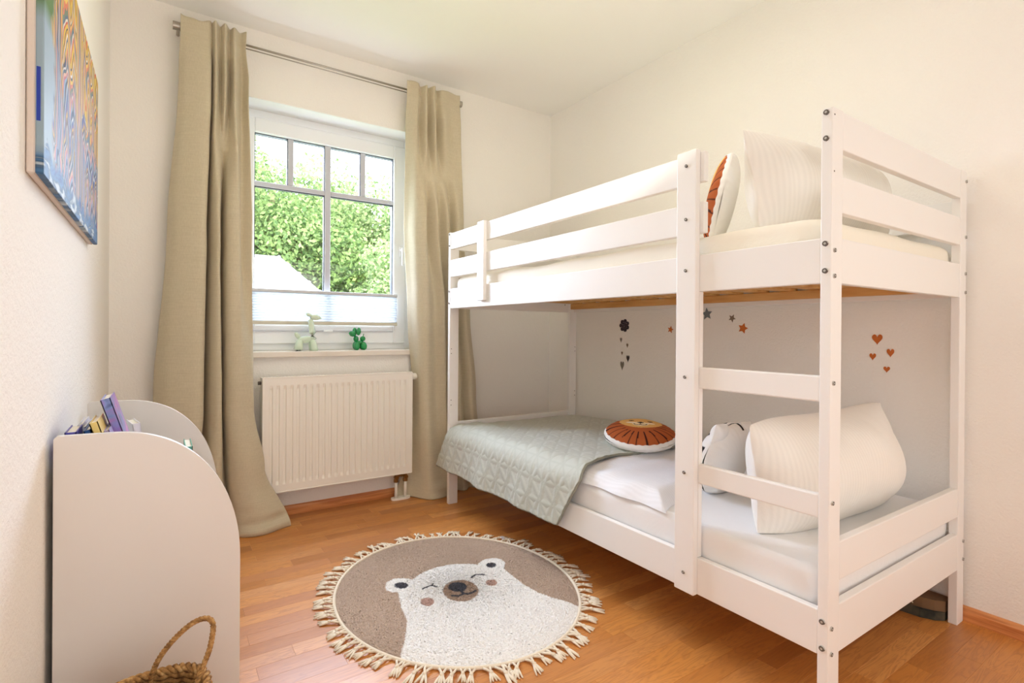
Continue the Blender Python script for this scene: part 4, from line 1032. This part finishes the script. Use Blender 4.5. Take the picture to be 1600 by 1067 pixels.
# ------------------------------------------------------------------ canvas picture on the left wall
PY0, PY1, PZ0, PZ1 = 1.218, 2.155, 1.254, 1.775
cv = thing('canvas_painting', (XL, (PY0+PY1)/2, PZ0), 'colourful abstract marbled canvas painting on the left wall', 'painting')
bx('canvas_back', simple('raw_canvas', (226, 214, 204), .8, bump=(200, .4, .002)), cv, XL+.001, XL+.013, PY0, PY1, PZ0, PZ1, bev=.002)
def painting():
    m = NT('poured_paint'); m.set(Roughness=.55); m.b.inputs['Specular IOR Level'].default_value = .2
    g = m.n('ShaderNodeNewGeometry'); sp = m.n('ShaderNodeSeparateXYZ'); m.l(g.outputs['Position'], sp.inputs[0])
    u = m.math('DIVIDE', m.math('SUBTRACT', sp.outputs[1], PY0), PY1-PY0); v = m.math('DIVIDE', m.math('SUBTRACT', sp.outputs[2], PZ0), PZ1-PZ0)
    def nz(su, sv, scale, det=2, dist=0, off=0):
        c = m.n('ShaderNodeCombineXYZ'); m.l(m.math('MULTIPLY', u, su), c.inputs[0]); m.l(m.math('MULTIPLY', v, sv), c.inputs[1]); c.inputs[2].default_value = off
        return m.noise(c.outputs[0], scale, det, .5, dist)
    # vertical poured streaks with chevron bands pulled through them
    warp = m.math('MULTIPLY', m.math('SUBTRACT', nz(5, 2.2, 1.0, 2, 0, 1.0), .5), .10)
    uw = m.math('ADD', u, warp)
    cell = m.math('MULTIPLY', uw, 9.0); ci = m.math('FLOOR', cell); cf = m.math('FRACT', cell)
    wn = m.n('ShaderNodeTexWhiteNoise', _noise_dimensions='1D'); m.l(ci, wn.inputs['W']); rc = wn.outputs[0]
    zig = m.math('ABSOLUTE', m.math('SUBTRACT', cf, .5))
    streak = m.math('FRACT', m.math('ADD', m.math('MULTIPLY', zig, 1.7), m.math('ADD', m.math('MULTIPLY', rc, 5.0), m.math('MULTIPLY', nz(3, 1.2, 1.0, 1, 0, 6.0), .8))))
    f2 = m.math('FRACT', m.math('ADD', m.math('MULTIPLY', m.math('ADD', v, m.math('MULTIPLY', zig, .30)), 3.2), m.math('MULTIPLY', nz(6, 3, 1.0, 2, .2, 4.0), 1.6)))
    sel = m.math('GREATER_THAN', m.math('ADD', rc, m.math('MULTIPLY', m.math('SUBTRACT', nz(3, 2.5, 1.0, 1, .3, 9.0), .5), 2.2)), .52)
    warm = [(0, lin((232, 176, 30))), (.10, lin((60, 66, 60))), (.16, lin((238, 198, 60))), (.30, lin((214, 96, 60))), (.38, lin((236, 226, 206))), (.46, lin((90, 110, 140))), (.54, lin((120, 136, 110))), (.66, lin((232, 130, 90))), (.76, lin((244, 206, 90))), (.86, lin((70, 84, 90))), (.93, lin((240, 232, 220)))]
    cool = [(0, lin((60, 90, 150))), (.10, lin((226, 232, 236))), (.16, lin((50, 62, 96))), (.30, lin((150, 180, 208))), (.40, lin((196, 110, 120))), (.48, lin((232, 180, 150))), (.58, lin((66, 96, 110))), (.68, lin((222, 214, 210))), (.74, lin((40, 48, 80))), (.84, lin((226, 186, 80))), (.92, lin((120, 100, 150)))]
    stm = m.math('ADD', m.math('MULTIPLY', streak, m.math('SUBTRACT', 1.0, sel)), m.math('MULTIPLY', f2, sel))
    cw = m.ramp(stm, warm, 'CONSTANT'); cc = m.ramp(stm, cool, 'CONSTANT')
    t = m.ramp(m.math('ADD', v, m.math('MULTIPLY', m.math('SUBTRACT', nz(9, 2, 1.0, 2, 0, 2.0), .5), .9)), [(.49, (0, 0, 0, 1)), (.52, (1, 1, 1, 1))])
    col = m.mix(t, cc, cw)
    # left margin: green above, pale blue below
    lm = m.ramp(m.math('ADD', u, m.math('MULTIPLY', m.math('SUBTRACT', nz(4, 5, 1.0, 3), .5), .22)), [(.09, (1, 1, 1, 1)), (.12, (0, 0, 0, 1))])
    lc_ = m.mix(m.ramp(v, [(.52, (0, 0, 0, 1)), (.60, (1, 1, 1, 1))]), lin((168, 192, 206)), lin((92, 132, 50)))
    col = m.mix(lm, col, lc_)
    # bottom margin blues
    bt = m.ramp(m.math('ADD', v, m.math('MULTIPLY', m.math('SUBTRACT', nz(9, 3, 1.0, 3, 1.0, 7.0), .5), .30)), [(.08, (1, 1, 1, 1)), (.11, (0, 0, 0, 1))])
    bc_ = m.ramp(nz(8, 14, 1.0, 3, 1.5, 3.0), [(.3, lin((34, 64, 140))), (.45, lin((90, 136, 184))), (.55, lin((60, 96, 130))), (.65, lin((206, 218, 226)))])
    col = m.mix(bt, col, bc_)
    col = m.mix(1.0, col, (.80, .80, .80, 1), 'MULTIPLY'); m.color(col); return m.m
bx('painted_front', painting(), cv, XL+.013, XL+.0243, PY0, PY1, PZ0, PZ1, bev=.002)
bx('blue_brush_stroke', simple('ultramarine_paint', (24, 56, 168), .4), cv, XL+.0145, XL+.0200, PY0-.0006, PY0+.001, 1.346, 1.44, bev=.0002)

# ------------------------------------------------------------------ balloon animals on the sill
def gloss(name, rgb, tr=0):
    m = NT(name); m.set(Roughness=.12); m.color(lin(rgb)); m.b.inputs['Coat Weight'].default_value = .5; return m.m
M_mint = gloss('mint_glaze', (214, 232, 210)); M_green = gloss('green_glaze', (12, 140, 70))
ZS = WZ0
def E(th_, fi): return Euler((th_, fi, 0))
gf = thing('giraffe_figurine', (.665, 3.04, ZS), 'pale mint balloon giraffe figurine on the window sill', 'figurine')
def pc_(name, mat, par, *ells):
    bm = bmesh.new()
    for c_, r__, rot in ells: ellipsoid(bm, c_, r__, rot, 3)
    return put(name, bm, mat, par, True)
for dx in (-.038, .036):
    for dy_ in (-.016, .016):
        bm = bmesh.new()
        tube(bm, [(.667+dx+(.004 if dx > 0 else -.004), 3.04+dy_, ZS), (.667+dx+(.004 if dx > 0 else -.004), 3.04+dy_, ZS+.008), (.667+dx, 3.04+dy_*.9, ZS+.030), (.667+dx*.92, 3.04+dy_*.7, ZS+.055), (.667+dx*.88, 3.04+dy_*.5, ZS+.064)], [.018, .021, .019, .016, .006], 16)
        put('leg', bm, M_mint, gf, True)
pc_('body', M_mint, gf, ((.662, 3.04, ZS+.062), (.042, .020, .020), E(0, -.12)))
bm = bmesh.new(); tube(bm, [(.698, 3.04, ZS+.055), (.702, 3.04, ZS+.070), (.701, 3.04, ZS+.10), (.694, 3.04, ZS+.14), (.690, 3.04, ZS+.170), (.691, 3.04, ZS+.185)], [.009, .021, .0185, .0150, .0135, .008], 16); put('neck', bm, M_mint, gf, True)
pc_('head', M_mint, gf, ((.714, 3.04, ZS+.187), (.029, .017, .0175), E(0, .18)), ((.742, 3.04, ZS+.182), (.009, .006, .006), E(0, 0)))
for dy_ in (-.009, .009): pc_('ear', M_mint, gf, ((.680, 3.04+dy_, ZS+.199), (.015, .007, .009), E(0, .5)))
pc_('tail', M_mint, gf, ((.622, 3.04, ZS+.084), (.021, .011, .012), E(0, .95)))
dg = thing('dog_figurine', (.955, 3.04, ZS), 'glossy green sitting balloon dog figurine on the window sill', 'figurine')
for dy_ in (-.014, .014): pc_('front_leg', M_green, dg, ((.945, 3.04+dy_, ZS+.0255), (.018, .017, .0260), E(0, 0)))
for dy_ in (-.014, .014): pc_('hind_leg', M_green, dg, ((.984, 3.04+dy_, ZS+.0245), (.019, .017, .0250), E(0, -.2)))
pc_('body', M_green, dg, ((.966, 3.04, ZS+.042), (.020, .014, .014), E(0, 0)))
pc_('neck', M_green, dg, ((.943, 3.04, ZS+.065), (.0150, .0145, .019), E(0, 0)))
pc_('head', M_green, dg, ((.923, 3.04, ZS+.095), (.022, .017, .017), E(0, .2)))
for dy_, dx in ((-.012, .014), (.012, -.002)): pc_('ear', M_green, dg, ((.940+dx, 3.04+dy_, ZS+.108), (.0135, .012, .023), E(0, .12)))
pc_('tail', M_green, dg, ((.982, 3.04, ZS+.066), (.016, .015, .016), E(0, 0)), ((.986, 3.04, ZS+.088), (.0025, .0025, .008), E(0, .2)))

# ------------------------------------------------------------------ folded dark patterned cloth under the bed
def fold_mat():
    m = NT('dark_star_fabric'); m.set(Roughness=.9); n1 = m.noise(m.world(), 22, 3); m.color(m.ramp(n1, [(.35, lin((44, 46, 40))), (.6, lin((84, 78, 62)))])); return m.m
ub = thing('folded_play_mat', (2.24, .86, 0), 'dark folded star patterned play mat under the bed beside the wall', 'play mat')
mat_o = lambda d: [(2.298, .669), (2.243+d*.3, .669), (2.218+d*.6, .690+d*.3), (2.200+d, .725), (2.190+d, .80), (2.188+d, .95), (2.200+d, 1.08), (2.298, 1.12)]
bm = bmesh.new(); prism(bm, mat_o(0), 2, .001, .030); put('lower_fold', bm, fold_mat(), ub)
bm = bmesh.new(); prism(bm, mat_o(.014), 2, .030, .066); put('upper_fold', bm, simple('brown_star_fabric', (122, 94, 66), .9, vary=14), ub)
bm = bmesh.new(); prism(bm, [(.760+.016*u, .048+.013*v) for u, v in star(1.0, .45, .1)], 0, 2.2045, 2.212); put('printed_star', bm, simple('star_print', (206, 190, 160), .9), ub)
